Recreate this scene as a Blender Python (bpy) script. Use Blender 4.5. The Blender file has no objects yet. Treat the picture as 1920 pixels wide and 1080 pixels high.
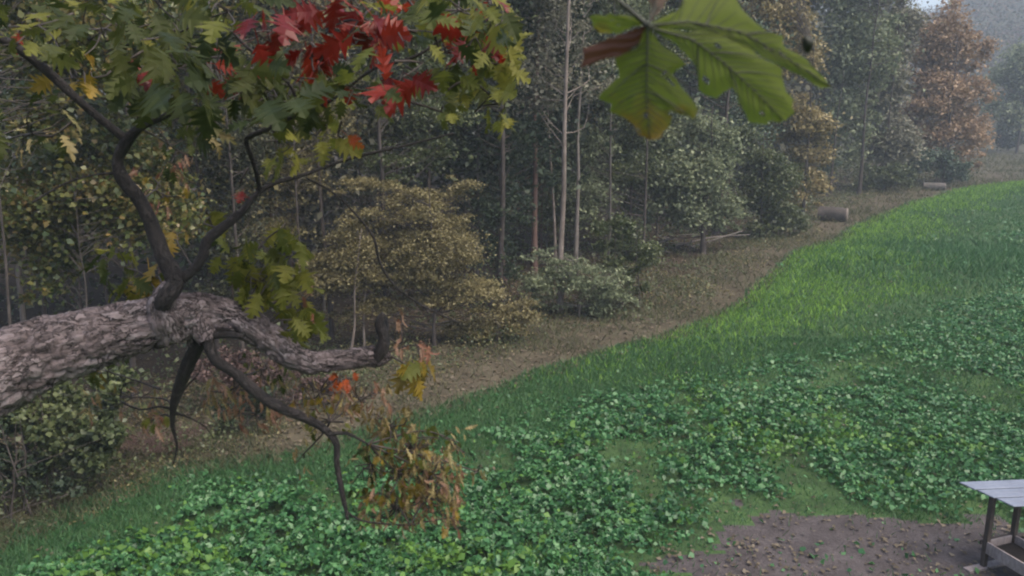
import bpy, math, random
import numpy as np
from mathutils import Vector, Matrix
random.seed(7); R = np.random.default_rng(11)
S = bpy.context.scene; COL = S.collection
# ------------------------------------------------------------ camera, sky, sun, exposure
F = 1507.0; PITCH = math.radians(12.7); CAM = np.array([0., 0., 5.])
cd = bpy.data.cameras.new('camera'); cam = bpy.data.objects.new('camera', cd); COL.objects.link(cam)
cam.location = CAM; cam.rotation_euler = (math.pi/2-PITCH, 0, 0)
cd.sensor_width = 36; cd.lens = 36*F/1920; cd.clip_start = .05; cd.clip_end = 3000
cd.dof.use_dof = True; cd.dof.focus_distance = 9.0; cd.dof.aperture_fstop = 10
S.camera = cam
W = bpy.data.worlds.new('World'); S.world = W; W.use_nodes = True
wn = W.node_tree; bg = wn.nodes['Background']
sky = wn.nodes.new('ShaderNodeTexSky'); sky.sky_type = 'NISHITA'; sky.sun_disc = False
SUN_EL, SUN_AZ = math.radians(58), math.radians(125)
sky.sun_elevation = SUN_EL; sky.sun_rotation = SUN_AZ; sky.dust_density = 4.0; sky.ozone_density = 1.0; sky.air_density = 1.0
wn.links.new(sky.outputs[0], bg.inputs[0]); bg.inputs[1].default_value = 0.135
sl = bpy.data.lights.new('sun', 'SUN'); sl.energy = 1.7; sl.angle = math.radians(60); sl.color = (1, .90, .76)
so = bpy.data.objects.new('sun', sl); COL.objects.link(so)
sd = Vector((math.sin(SUN_AZ)*math.cos(SUN_EL), math.cos(SUN_AZ)*math.cos(SUN_EL), math.sin(SUN_EL)))
so.rotation_euler = sd.to_track_quat('Z', 'Y').to_euler()
S.view_settings.view_transform = 'Standard'; S.view_settings.look = 'None'
S.view_settings.gamma = 1; S.view_settings.use_curve_mapping = False
S.view_settings.exposure = 1.12
S.render.engine = 'CYCLES'
cy = S.cycles; cy.use_denoising = True; cy.max_bounces = 5; cy.diffuse_bounces = 3; cy.glossy_bounces = 2
cy.transmission_bounces = 3; cy.volume_bounces = 1; cy.transparent_max_bounces = 4; cy.pixel_filter_type = 'BLACKMAN_HARRIS'
cy.filter_width = 2.1; cy.caustics_reflective = False; cy.caustics_refractive = False

FW = np.array([0, math.cos(PITCH), -math.sin(PITCH)]); UP = np.array([0, math.sin(PITCH), math.cos(PITCH)]); RT = np.array([1., 0, 0])
def P(px, py, d):                       # a place read off the photograph, d metres away
    return CAM + d*(FW + (px-960)/F*RT + (540-py)/F*UP)
def G(px, py, z=0.0):                   # where that sight line meets the level z
    v = P(px, py, 1)-CAM; t = (z-CAM[2])/v[2]
    return CAM+v*t
# ------------------------------------------------------------ noise
def _h(ix, iy, iz):
    n = (ix*374761393+iy*668265263+iz*2147483647*0+iz*1274126177) & 0xffffffff
    n = ((n ^ (n >> 13))*1274126177) & 0xffffffff
    return ((n ^ (n >> 16)) & 0xffff)/65535.0
def vn(p):
    p = np.asarray(p, float); f = np.floor(p); i = f.astype(np.int64); t = p-f; t = t*t*(3-2*t)
    r = 0
    for dx in (0, 1):
        for dy in (0, 1):
            for dz in (0, 1):
                w = (t[..., 0] if dx else 1-t[..., 0])*(t[..., 1] if dy else 1-t[..., 1])*(t[..., 2] if dz else 1-t[..., 2])
                r = r+w*_h(i[..., 0]+dx, i[..., 1]+dy, i[..., 2]+dz)
    return r
def fbm2(x, y, s, seed=0, o=3):
    r = 0; a = 1; tot = 0
    for k in range(o):
        r = r+a*vn(np.stack([x/s+seed*7.3, y/s+seed*3.1, np.full_like(x, seed+.5)], -1)); tot += a; a *= .5; s /= 2.1
    return r/tot
# ------------------------------------------------------------ terrain zones
edge = [(-900, 1500), (-300, 1150), (0, 1010), (150, 955), (330, 880), (560, 845), (700, 800), (820, 765), (1000, 705), (1150, 660), (1300, 610),
        (1400, 560), (1470, 500), (1600, 430), (1700, 385), (1820, 350), (1960, 335), (2400, 312)]
wood = [(-900, 1300), (-300, 1020), (0, 910), (120, 890), (240, 850), (420, 770), (640, 690), (760, 655), (1000, 600), (1170, 580), (1280, 520), (1400, 465),
        (1500, 410), (1560, 372), (1690, 345), (1760, 322), (1850, 285), (1960, 268), (2400, 255)]
EDGE = np.array([G(*p)[:2] for p in edge]); WOOD = np.array([G(*p)[:2] for p in wood])
def sdist(x, y, L):                     # >0 on the field (right) side of the line
    x = np.asarray(x, float); y = np.asarray(y, float); best = np.full(x.shape, 1e9); sg = np.ones(x.shape)
    for a, b in zip(L[:-1], L[1:]):
        d = b-a; l2 = d@d; t = np.clip(((x-a[0])*d[0]+(y-a[1])*d[1])/l2, 0, 1)
        qx = x-a[0]-t*d[0]; qy = y-a[1]-t*d[1]; dd = np.hypot(qx, qy)
        s = np.sign(qx*d[1]-qy*d[0]); m = dd < best; best = np.where(m, dd, best); sg = np.where(m, s, sg)
    return best*sg
SOILC = G(1760, 1110); 
def soil(x, y):
    c = G(1720, 1080); r = np.hypot((x-c[0])/2.5, (y-c[1])/1.75)
    return 1-r+(fbm2(x, y, 1.1, 5, 4)-.5)*1.3
def hz(x, y):
    x = np.asarray(x, float); y = np.asarray(y, float)
    h = (fbm2(x, y, 6, 1)-.5)*.28+(fbm2(x, y, 1.6, 2)-.5)*.10
    r = np.hypot(x, y)
    w = sdist(x, y, WOOD)
    h = h-np.clip(-w/6, 0, 1)*.7*np.clip((24-y)/10, 0, 1)
    m = G(1720, 500); h = h+.30*np.exp(-(((x-m[0])/5)**2+((y-m[1])/3)**2))
    f = G(1870, 1050); k = np.clip(np.hypot(x-f[0], y-f[1])/2.5, 0, 1); h = h*k
    az = np.degrees(np.arctan2(x, y))
    rise = np.clip((r-105)/230, 0, 1); rise = rise*rise*(3-2*rise)
    top = 46+(fbm2(x, y, 60, 3)-.5)*16-17*np.exp(-((az-26.2)/1.3)**4)
    h = h+rise*top+np.clip(r-335, 0, 400)*-.02
    return h
# ------------------------------------------------------------ materials
def mat(name):
    m = bpy.data.materials.new(name); m.use_nodes = True; return m, m.node_tree, m.node_tree.nodes['Principled BSDF']
def ramp(nt, fac, cols, interp='LINEAR'):
    r = nt.nodes.new('ShaderNodeValToRGB'); r.color_ramp.interpolation = interp
    e = r.color_ramp.elements; n = len(cols)
    for k, c in enumerate(cols):
        el = e[k] if k < 2 else e.new(0)
    e = r.color_ramp.elements
    for k, c in enumerate(cols):
        e[k].position = k/(n-1); e[k].color = (*c, 1)
    nt.links.new(fac, r.inputs[0]); return r
def noise(nt, scale, detail=4, vec=None, rough=.6):
    n = nt.nodes.new('ShaderNodeTexNoise'); n.inputs['Scale'].default_value = scale; n.inputs['Detail'].default_value = detail
    n.inputs['Roughness'].default_value = rough
    if vec is None:
        g = nt.nodes.new('ShaderNodeNewGeometry'); vec = g.outputs['Position']
    nt.links.new(vec, n.inputs['Vector']); return n
def math_(nt, op, a, b=None, c=None):
    m = nt.nodes.new('ShaderNodeMath'); m.operation = op
    for i, v in enumerate((a, b, c)):
        if v is None: continue
        if hasattr(v, 'links'): nt.links.new(v, m.inputs[i])
        else: m.inputs[i].default_value = v
    return m.outputs[0]
def leafmat(name, cols, transl=.3, rough=.5, spec=.4, patch=1.2, veins=False):
    m, nt, b = mat(name); g = nt.nodes.new('ShaderNodeNewGeometry'); oi = nt.nodes.new('ShaderNodeObjectInfo')
    n = noise(nt, patch, 2)
    f = math_(nt, 'FRACT', math_(nt, 'ADD', g.outputs['Random Per Island'], oi.outputs['Random']))
    f2 = math_(nt, 'MULTIPLY_ADD', n.outputs[0], 1.3, -.4)
    f3 = math_(nt, 'MULTIPLY_ADD', f, .55, math_(nt, 'MULTIPLY', f2, .5))
    f3 = math_(nt, 'ADD', f3, 0.0)
    r = ramp(nt, f3, cols)
    if veins:
        n2 = noise(nt, 38, 3); mx = nt.nodes.new('ShaderNodeMix'); mx.data_type = 'RGBA'; mx.blend_type = 'MULTIPLY'
        mx.inputs[0].default_value = .8; nt.links.new(r.outputs[0], mx.inputs[6])
        r2 = ramp(nt, n2.outputs[0], [(.45, .38, .28), (.9, .9, .85), (1.3, 1.25, 1.0)]); nt.links.new(r2.outputs[0], mx.inputs[7]); col = mx.outputs[2]
    else: col = r.outputs[0]
    nt.links.new(col, b.inputs['Base Color']); b.inputs['Roughness'].default_value = rough; b.inputs['Specular IOR Level'].default_value = spec
    t = nt.nodes.new('ShaderNodeBsdfTranslucent'); nt.links.new(col, t.inputs[0])
    ms = nt.nodes.new('ShaderNodeMixShader'); ms.inputs[0].default_value = transl
    nt.links.new(b.outputs[0], ms.inputs[1]); nt.links.new(t.outputs[0], ms.inputs[2])
    nt.links.new(ms.outputs[0], nt.nodes['Material Output'].inputs[0]); return m
def barkmat(name, cols, scale=30, stretch=(1, 1, .25), bump=.6, bd=.01):
    m, nt, b = mat(name); tc = nt.nodes.new('ShaderNodeTexCoord'); mp = nt.nodes.new('ShaderNodeMapping'); mp.inputs['Scale'].default_value = stretch
    nt.links.new(tc.outputs['Object'], mp.inputs[0]); n = noise(nt, scale, 6, mp.outputs[0], .7); n2 = noise(nt, scale*.15, 3, tc.outputs['Object'])
    f = math_(nt, 'MULTIPLY_ADD', n.outputs[0], .75, math_(nt, 'MULTIPLY', n2.outputs[0], .45))
    f = math_(nt, 'SUBTRACT', math_(nt, 'MULTIPLY', f, 1.9), .65)
    r = ramp(nt, f, cols); nt.links.new(r.outputs[0], b.inputs['Base Color']); b.inputs['Roughness'].default_value = .85
    bp = nt.nodes.new('ShaderNodeBump'); bp.inputs['Strength'].default_value = bump; bp.inputs['Distance'].default_value = bd
    nt.links.new(n.outputs[0], bp.inputs['Height']); nt.links.new(bp.outputs[0], b.inputs['Normal']); return m
def groundmat(name, cols, s1=3, s2=40, bump=.5):
    m, nt, b = mat(name); n = noise(nt, s1, 5); n2 = noise(nt, s2, 5, rough=.7)
    f = math_(nt, 'MULTIPLY_ADD', n.outputs[0], .9, math_(nt, 'MULTIPLY', n2.outputs[0], .9)); f = math_(nt, 'SUBTRACT', math_(nt, 'MULTIPLY', f, 1.5), .85)
    r = ramp(nt, f, cols); nt.links.new(r.outputs[0], b.inputs['Base Color']); b.inputs['Roughness'].default_value = .95; b.inputs['Specular IOR Level'].default_value = .2
    bp = nt.nodes.new('ShaderNodeBump'); bp.inputs['Strength'].default_value = bump; bp.inputs['Distance'].default_value = .04
    nt.links.new(n2.outputs[0], bp.inputs['Height']); nt.links.new(bp.outputs[0], b.inputs['Normal']); return m
M = {}
M['field'] = groundmat('field_soil', [(.040, .032, .026), (.030, .050, .020), (.040, .078, .026), (.065, .115, .036), (.080, .085, .045)], 1.6, 26)
M['soil'] = groundmat('bare_soil', [(.033, .028, .028), (.066, .056, .056), (.120, .104, .104)], 2.5, 30)
M['path'] = groundmat('leaf_strewn_path', [(.036, .029, .019), (.072, .060, .040), (.135, .115, .078)], 1.5, 22)
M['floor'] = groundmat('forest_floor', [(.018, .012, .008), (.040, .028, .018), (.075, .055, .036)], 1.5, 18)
M['hill'] = groundmat('hill_ground', [(.03, .035, .02), (.05, .05, .03), (.07, .06, .04)], .05, .6)
M['bark_oak'] = barkmat('oak_bark', [(.010, .007, .007), (.036, .026, .025), (.105, .082, .082), (.30, .26, .28)], 34, (1, 1, 1), 1.0, .012)
M['bark_branch'] = barkmat('shaded_branch_bark', [(.008, .006, .006), (.026, .020, .018), (.065, .052, .048), (.17, .15, .14)], 30, (1, 1, 1), .9, .008)
M['bark_dark'] = barkmat('dark_bark', [(.012, .010, .009), (.045, .035, .030), (.11, .09, .08)], 30)
M['bark_pale'] = barkmat('pale_bark', [(.05, .038, .032), (.15, .12, .10), (.34, .29, .26)], 14)
M['bark_red'] = barkmat('reddish_bark', [(.030, .016, .012), (.11, .062, .048), (.22, .14, .11)], 14)
M['bark_greyd'] = barkmat('dull_grey_bark', [(.03, .026, .024), (.075, .065, .058), (.15, .13, .12)], 16)
M['bark_grey'] = barkmat('grey_bark', [(.05, .042, .038), (.14, .12, .105), (.28, .25, .22)], 16)
def platebark(name, cols, crack, sc, dark_from=99):
    m, nt, b = mat(name); at = nt.nodes.new('ShaderNodeAttribute'); at.attribute_name = 'arc'; mp = nt.nodes.new('ShaderNodeMapping'); mp.inputs['Scale'].default_value = (1, 1, .42)
    nt.links.new(at.outputs['Vector'], mp.inputs[0]); dn = noise(nt, 22, 4, mp.outputs[0]); ad = nt.nodes.new('ShaderNodeVectorMath'); ad.operation = 'MULTIPLY_ADD'
    nt.links.new(dn.outputs['Color'], ad.inputs[0]); ad.inputs[1].default_value = (.16, .16, .16); nt.links.new(mp.outputs[0], ad.inputs[2])
    vo = nt.nodes.new('ShaderNodeTexVoronoi'); vo.feature = 'DISTANCE_TO_EDGE'; vo.inputs['Scale'].default_value = sc; nt.links.new(ad.outputs[0], vo.inputs['Vector'])
    v2 = nt.nodes.new('ShaderNodeTexVoronoi'); v2.inputs['Scale'].default_value = sc; nt.links.new(ad.outputs[0], v2.inputs['Vector'])
    n3 = noise(nt, 14, 3, at.outputs['Vector'])
    ck = ramp(nt, math_(nt, 'ADD', math_(nt, 'MULTIPLY', vo.outputs['Distance'], 7.0), math_(nt, 'MULTIPLY_ADD', n3.outputs[0], 3.0, -1.35)), [(0, 0, 0), (.75, .75, .75), (1, 1, 1)])
    n = noise(nt, 60, 6, at.outputs['Vector'], .75); n2 = noise(nt, 9, 4, at.outputs['Vector'])
    sep = nt.nodes.new('ShaderNodeSeparateColor'); nt.links.new(v2.outputs['Color'], sep.inputs[0])
    f = math_(nt, 'ADD', math_(nt, 'MULTIPLY', n.outputs[0], .8), math_(nt, 'MULTIPLY', n2.outputs[0], .7)); f = math_(nt, 'ADD', f, math_(nt, 'MULTIPLY', sep.outputs[0], .35)); f = math_(nt, 'SUBTRACT', f, .55)
    r = ramp(nt, f, cols); mx = nt.nodes.new('ShaderNodeMix'); mx.data_type = 'RGBA'; nt.links.new(ck.outputs[0], mx.inputs[0]); mx.inputs[6].default_value = (*crack, 1); nt.links.new(r.outputs[0], mx.inputs[7])
    sx = nt.nodes.new('ShaderNodeSeparateXYZ'); nt.links.new(at.outputs['Vector'], sx.inputs[0])
    age = math_(nt, 'MULTIPLY_ADD', sx.outputs[2], 2.2, math_(nt, 'MULTIPLY_ADD', n2.outputs[0], 2.4, -1.2-2.2*dark_from)); ac = nt.nodes.new('ShaderNodeClamp'); nt.links.new(age, ac.inputs[0])
    md = nt.nodes.new('ShaderNodeMix'); md.data_type = 'RGBA'; md.blend_type = 'MULTIPLY'; nt.links.new(ac.outputs[0], md.inputs[0]); nt.links.new(mx.outputs[2], md.inputs[6]); md.inputs[7].default_value = (.30, .27, .26, 1)
    nt.links.new(md.outputs[2], b.inputs['Base Color']); b.inputs['Roughness'].default_value = .85
    h = math_(nt, 'ADD', ck.outputs[0], math_(nt, 'MULTIPLY', n.outputs[0], .6)); bp = nt.nodes.new('ShaderNodeBump'); bp.inputs['Strength'].default_value = 1; bp.inputs['Distance'].default_value = .007
    nt.links.new(h, bp.inputs['Height']); nt.links.new(bp.outputs[0], b.inputs['Normal']); return m
M['limb'] = platebark('flaky_oak_bark', [(.045, .034, .033), (.14, .108, .106), (.27, .225, .225), (.50, .46, .48)], (.026, .020, .020), 48, 2.2)
M['bark_branch'] = platebark('shaded_branch_bark', [(.007, .005, .005), (.018, .014, .013), (.042, .034, .032), (.17, .145, .145)], (.005, .004, .004), 60)  # near-black because the shade on the branches' undersides is put into the colour
L = {}
L['green'] = leafmat('oak_green_leaf', [(.018, .030, .009), (.042, .055, .014), (.075, .085, .022), (.14, .13, .035)], .4, .55, spec=.22, veins=True)
L['yellow'] = leafmat('oak_yellow_green_leaf', [(.060, .075, .014), (.125, .135, .026), (.22, .205, .04), (.28, .20, .035)], .45, .55, spec=.22, veins=True)
L['gold'] = leafmat('oak_gold_leaf', [(.14, .10, .015), (.28, .19, .025), (.40, .20, .03)], .4, .5, veins=True)
L['red'] = leafmat('oak_red_leaf', [(.07, .005, .004), (.17, .012, .007), (.29, .034, .013), (.31, .07, .022)], .42, .36, veins=True)
L['orange'] = leafmat('oak_orange_leaf', [(.30, .05, .012), (.42, .09, .02), (.38, .14, .03)], .4, .45, veins=True)
L['brown'] = leafmat('oak_brown_leaf', [(.12, .085, .035), (.24, .18, .075), (.32, .26, .12), (.17, .18, .06), (.40, .35, .22)], .35, .5, veins=True)
L['pink'] = leafmat('withered_pinkish_leaf', [(.16, .085, .05), (.30, .18, .12), (.20, .06, .035), (.42, .32, .25)], .3, .5, veins=True)
L['sapling'] = leafmat('sapling_leaf', [(.022, .045, .010), (.07, .095, .022), (.15, .15, .04), (.24, .15, .05), (.30, .24, .15)], .3, .38, .6)
L['olive'] = leafmat('olive_leaf', [(.028, .045, .016), (.07, .09, .035), (.13, .15, .06), (.22, .23, .11)], .3, .4, .5)
L['greyg'] = leafmat('grey_green_leaf', [(.06, .08, .045), (.15, .18, .10), (.26, .29, .17), (.34, .36, .22)], .3, .5, .3)
L['tan'] = leafmat('tan_leaf', [(.08, .07, .03), (.17, .145, .065), (.27, .235, .115), (.21, .20, .09)], .3, .5, .3)
L['goldt'] = leafmat('golden_leaf', [(.10, .09, .04), (.23, .19, .085), (.37, .30, .14), (.42, .30, .14)], .3, .45, .4)
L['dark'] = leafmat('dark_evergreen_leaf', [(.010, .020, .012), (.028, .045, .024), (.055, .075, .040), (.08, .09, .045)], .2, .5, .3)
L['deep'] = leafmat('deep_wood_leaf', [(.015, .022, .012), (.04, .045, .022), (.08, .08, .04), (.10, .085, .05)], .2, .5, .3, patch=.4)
L['hem'] = leafmat('hemlock_leaf', [(.03, .05, .03), (.075, .11, .07), (.14, .18, .12)], .2, .5, .4)
L['sparse'] = leafmat('sparse_grey_leaf', [(.07, .07, .045), (.16, .155, .105), (.27, .26, .19), (.38, .36, .28)], .3, .5, .3)
L['rust'] = leafmat('rusty_orange_leaf', [(.15, .11, .07), (.28, .19, .115), (.40, .28, .18), (.28, .25, .16)], .3, .5, .3)
L['purple'] = leafmat('dry_purplish_twig_leaf', [(.06, .038, .034), (.13, .085, .075), (.20, .14, .12)], .2, .6, .2)
L['hillw'] = leafmat('hillside_leaf', [(.03, .045, .035), (.09, .10, .07), (.17, .13, .11), (.24, .19, .17)], .2, .7, .1, patch=.12)
L['clover'] = leafmat('clover_leaf', [(.020, .070, .022), (.042, .140, .045), (.085, .215, .070), (.20, .34, .16)], .25, .42, .55, patch=.8)
L['lime'] = leafmat('lime_plant_leaf', [(.05, .13, .02), (.10, .21, .035), (.17, .30, .055)], .3, .45, .4, patch=.8)
L['grass'] = leafmat('grass_blade', [(.030, .085, .030), (.058, .145, .050), (.10, .21, .075)], .3, .5, .3, patch=.5)
L['bright'] = leafmat('bright_grass_blade', [(.10, .22, .030), (.20, .37, .048), (.32, .50, .080)], .35, .5, .3, patch=.5)
L['dull'] = leafmat('dull_grass_blade', [(.045, .055, .026), (.095, .10, .050), (.18, .165, .095)], .3, .6, .2, patch=.5)
L['litter'] = leafmat('fallen_leaf', [(.045, .036, .024), (.10, .080, .052), (.17, .14, .10), (.30, .27, .21)], .1, .7, .2, patch=2)
# ------------------------------------------------------------ mesh helpers
def newmesh(name, V, Fc, material, sizes=None, smooth=False):
    me = bpy.data.meshes.new(name); V = np.asarray(V, np.float32)
    if isinstance(Fc, np.ndarray):
        k = Fc.shape[1]; n = len(Fc)
        me.vertices.add(len(V)); me.vertices.foreach_set('co', V.ravel())
        me.loops.add(n*k); me.loops.foreach_set('vertex_index', Fc.astype(np.int32).ravel())
        me.polygons.add(n); me.polygons.foreach_set('loop_start', np.arange(0, n*k, k, dtype=np.int32))
        me.update(calc_edges=True)
    else:
        me.from_pydata([tuple(map(float, v)) for v in V], [], [tuple(map(int, f)) for f in Fc])
    if material: me.materials.append(material)
    if smooth: me.polygons.foreach_set('use_smooth', np.ones(len(me.polygons), bool)); me.update()
    return me
def link(name, me, parent=None, kind=None):
    o = bpy.data.objects.new(name, me); COL.objects.link(o)
    if parent: o.parent = parent
    if kind: o['kind'] = kind
    return o
def empty(name, loc=(0, 0, 0)):
    o = bpy.data.objects.new(name, None); COL.objects.link(o); o.location = [float(v) for v in loc]; o.empty_display_size = .2; return o
def tag(o, label, cat, group=None):
    o['label'] = label; o['category'] = cat
    if group: o['group'] = group
    return o
def spline(pts, rad, step):
    pts = np.asarray(pts, float); rad = np.asarray(rad, float); out = []; ro = []
    n = len(pts)
    for i in range(n-1):
        p0 = pts[max(i-1, 0)]; p1 = pts[i]; p2 = pts[i+1]; p3 = pts[min(i+2, n-1)]
        k = max(2, int(np.linalg.norm(p2-p1)/step))
        for t in np.arange(k)/k:
            out.append(.5*((2*p1)+(-p0+p2)*t+(2*p0-5*p1+4*p2-p3)*t*t+(-p0+3*p1-3*p2+p3)*t**3)); ro.append(rad[i]*(1-t)+rad[i+1]*t)
    out.append(pts[-1]); ro.append(rad[-1]); return np.array(out), np.array(ro)
class Tubes:
    def __init__(s): s.K = []; s.V = []; s.F = []; s.n = 0
    def add(s, pts, rad, sides=6, step=None, disp=None, cap=True):
        pts = np.asarray(pts, float); rad = np.asarray(rad, float)
        if step: pts, rad = spline(pts, rad, step)
        m = len(pts); T = np.gradient(pts, axis=0); T /= np.linalg.norm(T, axis=1, keepdims=True)+1e-12
        a = np.array([0, 0, 1.]) if abs(T[0][2]) < .9 else np.array([1., 0, 0]); N = np.cross(T[0], a); N /= np.linalg.norm(N)
        Ns = [N]
        for i in range(1, m):
            N = N-T[i]*(N@T[i]); N /= np.linalg.norm(N); Ns.append(N)
        Ns = np.array(Ns); B = np.cross(T, Ns)
        th = np.linspace(0, 2*np.pi, sides, endpoint=False)
        D = Ns[:, None]*np.cos(th)[None, :, None]+B[:, None]*np.sin(th)[None, :, None]
        V = pts[:, None]+D*rad[:, None, None]
        if disp is not None:
            sl_ = np.concatenate([[0], np.cumsum(np.linalg.norm(np.diff(pts, axis=0), axis=1))])
            K = np.stack([np.cos(th)[None]*rad[:, None], np.sin(th)[None]*rad[:, None], np.repeat(sl_[:, None], sides, 1)], -1)
            V = V+D*(disp(V, K, pts, rad))[..., None]
        else: K = np.zeros((m, sides, 3))
        s.K.append(K.reshape(-1, 3))
        V = V.reshape(-1, 3); i = np.arange(m-1)[:, None]*sides; j = np.arange(sides)[None]; j2 = (j+1) % sides
        Fq = np.stack([i+j, i+j2, i+sides+j2, i+sides+j], -1).reshape(-1, 4)+s.n
        s.V.append(V); s.F.append(Fq); s.n += len(V)
        if cap:
            for e, o in ((pts[-1], (m-1)*sides), (pts[0], 0)):
                s.V.append(e[None]); s.K.append(K.reshape(-1, 3)[o:o+1]); c = s.n; s.n += 1; b = c-len(V)-(0 if o else 1)
                jj = np.arange(sides); q = np.stack([b+o+jj, b+o+(jj+1) % sides, np.full(sides, c), np.full(sides, c)], -1)
                s.capt = getattr(s, 'capt', []); s.capt.append(q[:, :3])
    def mesh(s, name, material, smooth=True):
        V = np.concatenate(s.V); Q = np.concatenate(s.F); me = bpy.data.meshes.new(name)
        Tt = np.concatenate(s.capt) if getattr(s, 'capt', None) else np.zeros((0, 3), int)
        me.vertices.add(len(V)); me.vertices.foreach_set('co', V.astype(np.float32).ravel())
        loops = np.concatenate([Q.ravel(), Tt.ravel()]).astype(np.int32); me.loops.add(len(loops)); me.loops.foreach_set('vertex_index', loops)
        st = np.concatenate([np.arange(len(Q))*4, len(Q)*4+np.arange(len(Tt))*3]).astype(np.int32)
        me.polygons.add(len(st)); me.polygons.foreach_set('loop_start', st); me.update(calc_edges=True)
        me.polygons.foreach_set('use_smooth', np.full(len(st), smooth)); me.materials.append(material); me.update()
        K = np.concatenate(s.K)
        if K.any(): at = me.attributes.new('arc', 'FLOAT_VECTOR', 'POINT'); at.data.foreach_set('vector', K.astype(np.float32).ravel())
        return me
def unit(v): return v/(np.linalg.norm(v, axis=-1, keepdims=True)+1e-12)
def quads(C, size, up=.5, asp=.6, fold=.25, droop=0.):   # diamond leaves: C (n,3), size (n,)
    n = len(C); nrm = unit(R.normal(size=(n, 3))*(1-up)+np.array([0, 0, 1.])*up*1.3*np.where(R.random((n, 1)) < .93, 1, -1))
    a = R.normal(size=(n, 3)); a[:, 2] -= droop; a = unit(a-nrm*np.sum(a*nrm, 1, keepdims=True)); b = np.cross(nrm, a)
    s = np.asarray(size)[:, None]; w = s*asp*.5
    v0 = C-a*s*.5; v2 = C+a*s*.5-nrm*s*.1; v1 = C+b*w+nrm*s*fold*.5-a*s*.06; v3 = C-b*w+nrm*s*fold*.5-a*s*.06
    V = np.stack([v0, v1, v2, v3], 1).reshape(-1, 3); return V, np.arange(4*n).reshape(n, 4)
# ------------------------------------------------------------ ground sheets
def make_ground():
    N = 345; u = np.linspace(-1, 1, N); k = 6.2
    gx = 620*np.sinh(k*u)/np.sinh(k); v = np.linspace(-.62, 1, N); gy = 620*np.sinh(k*v)/np.sinh(k)+8
    X, Y = np.meshgrid(gx, gy); x = X.ravel(); y = Y.ravel(); Z = hz(x, y); V = np.stack([x, y, Z], 1)
    i = np.arange(N-1); I, J = np.meshgrid(i, i); a = (J*N+I).ravel(); Q = np.stack([a, a+1, a+N+1, a+N], 1)
    cx = x[Q].mean(1); cyy = y[Q].mean(1); e = sdist(cx, cyy, EDGE)+(fbm2(cx, cyy, 2.2, 9)-.5)*.6; w = sdist(cx, cyy, WOOD); r = np.hypot(cx, cyy)
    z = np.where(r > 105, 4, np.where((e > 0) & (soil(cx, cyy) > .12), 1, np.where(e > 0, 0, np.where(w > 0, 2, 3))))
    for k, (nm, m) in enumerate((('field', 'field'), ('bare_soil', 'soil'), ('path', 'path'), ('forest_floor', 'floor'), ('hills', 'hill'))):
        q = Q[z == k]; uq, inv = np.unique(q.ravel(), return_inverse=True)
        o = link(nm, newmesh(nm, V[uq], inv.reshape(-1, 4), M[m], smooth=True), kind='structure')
make_ground()
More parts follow.
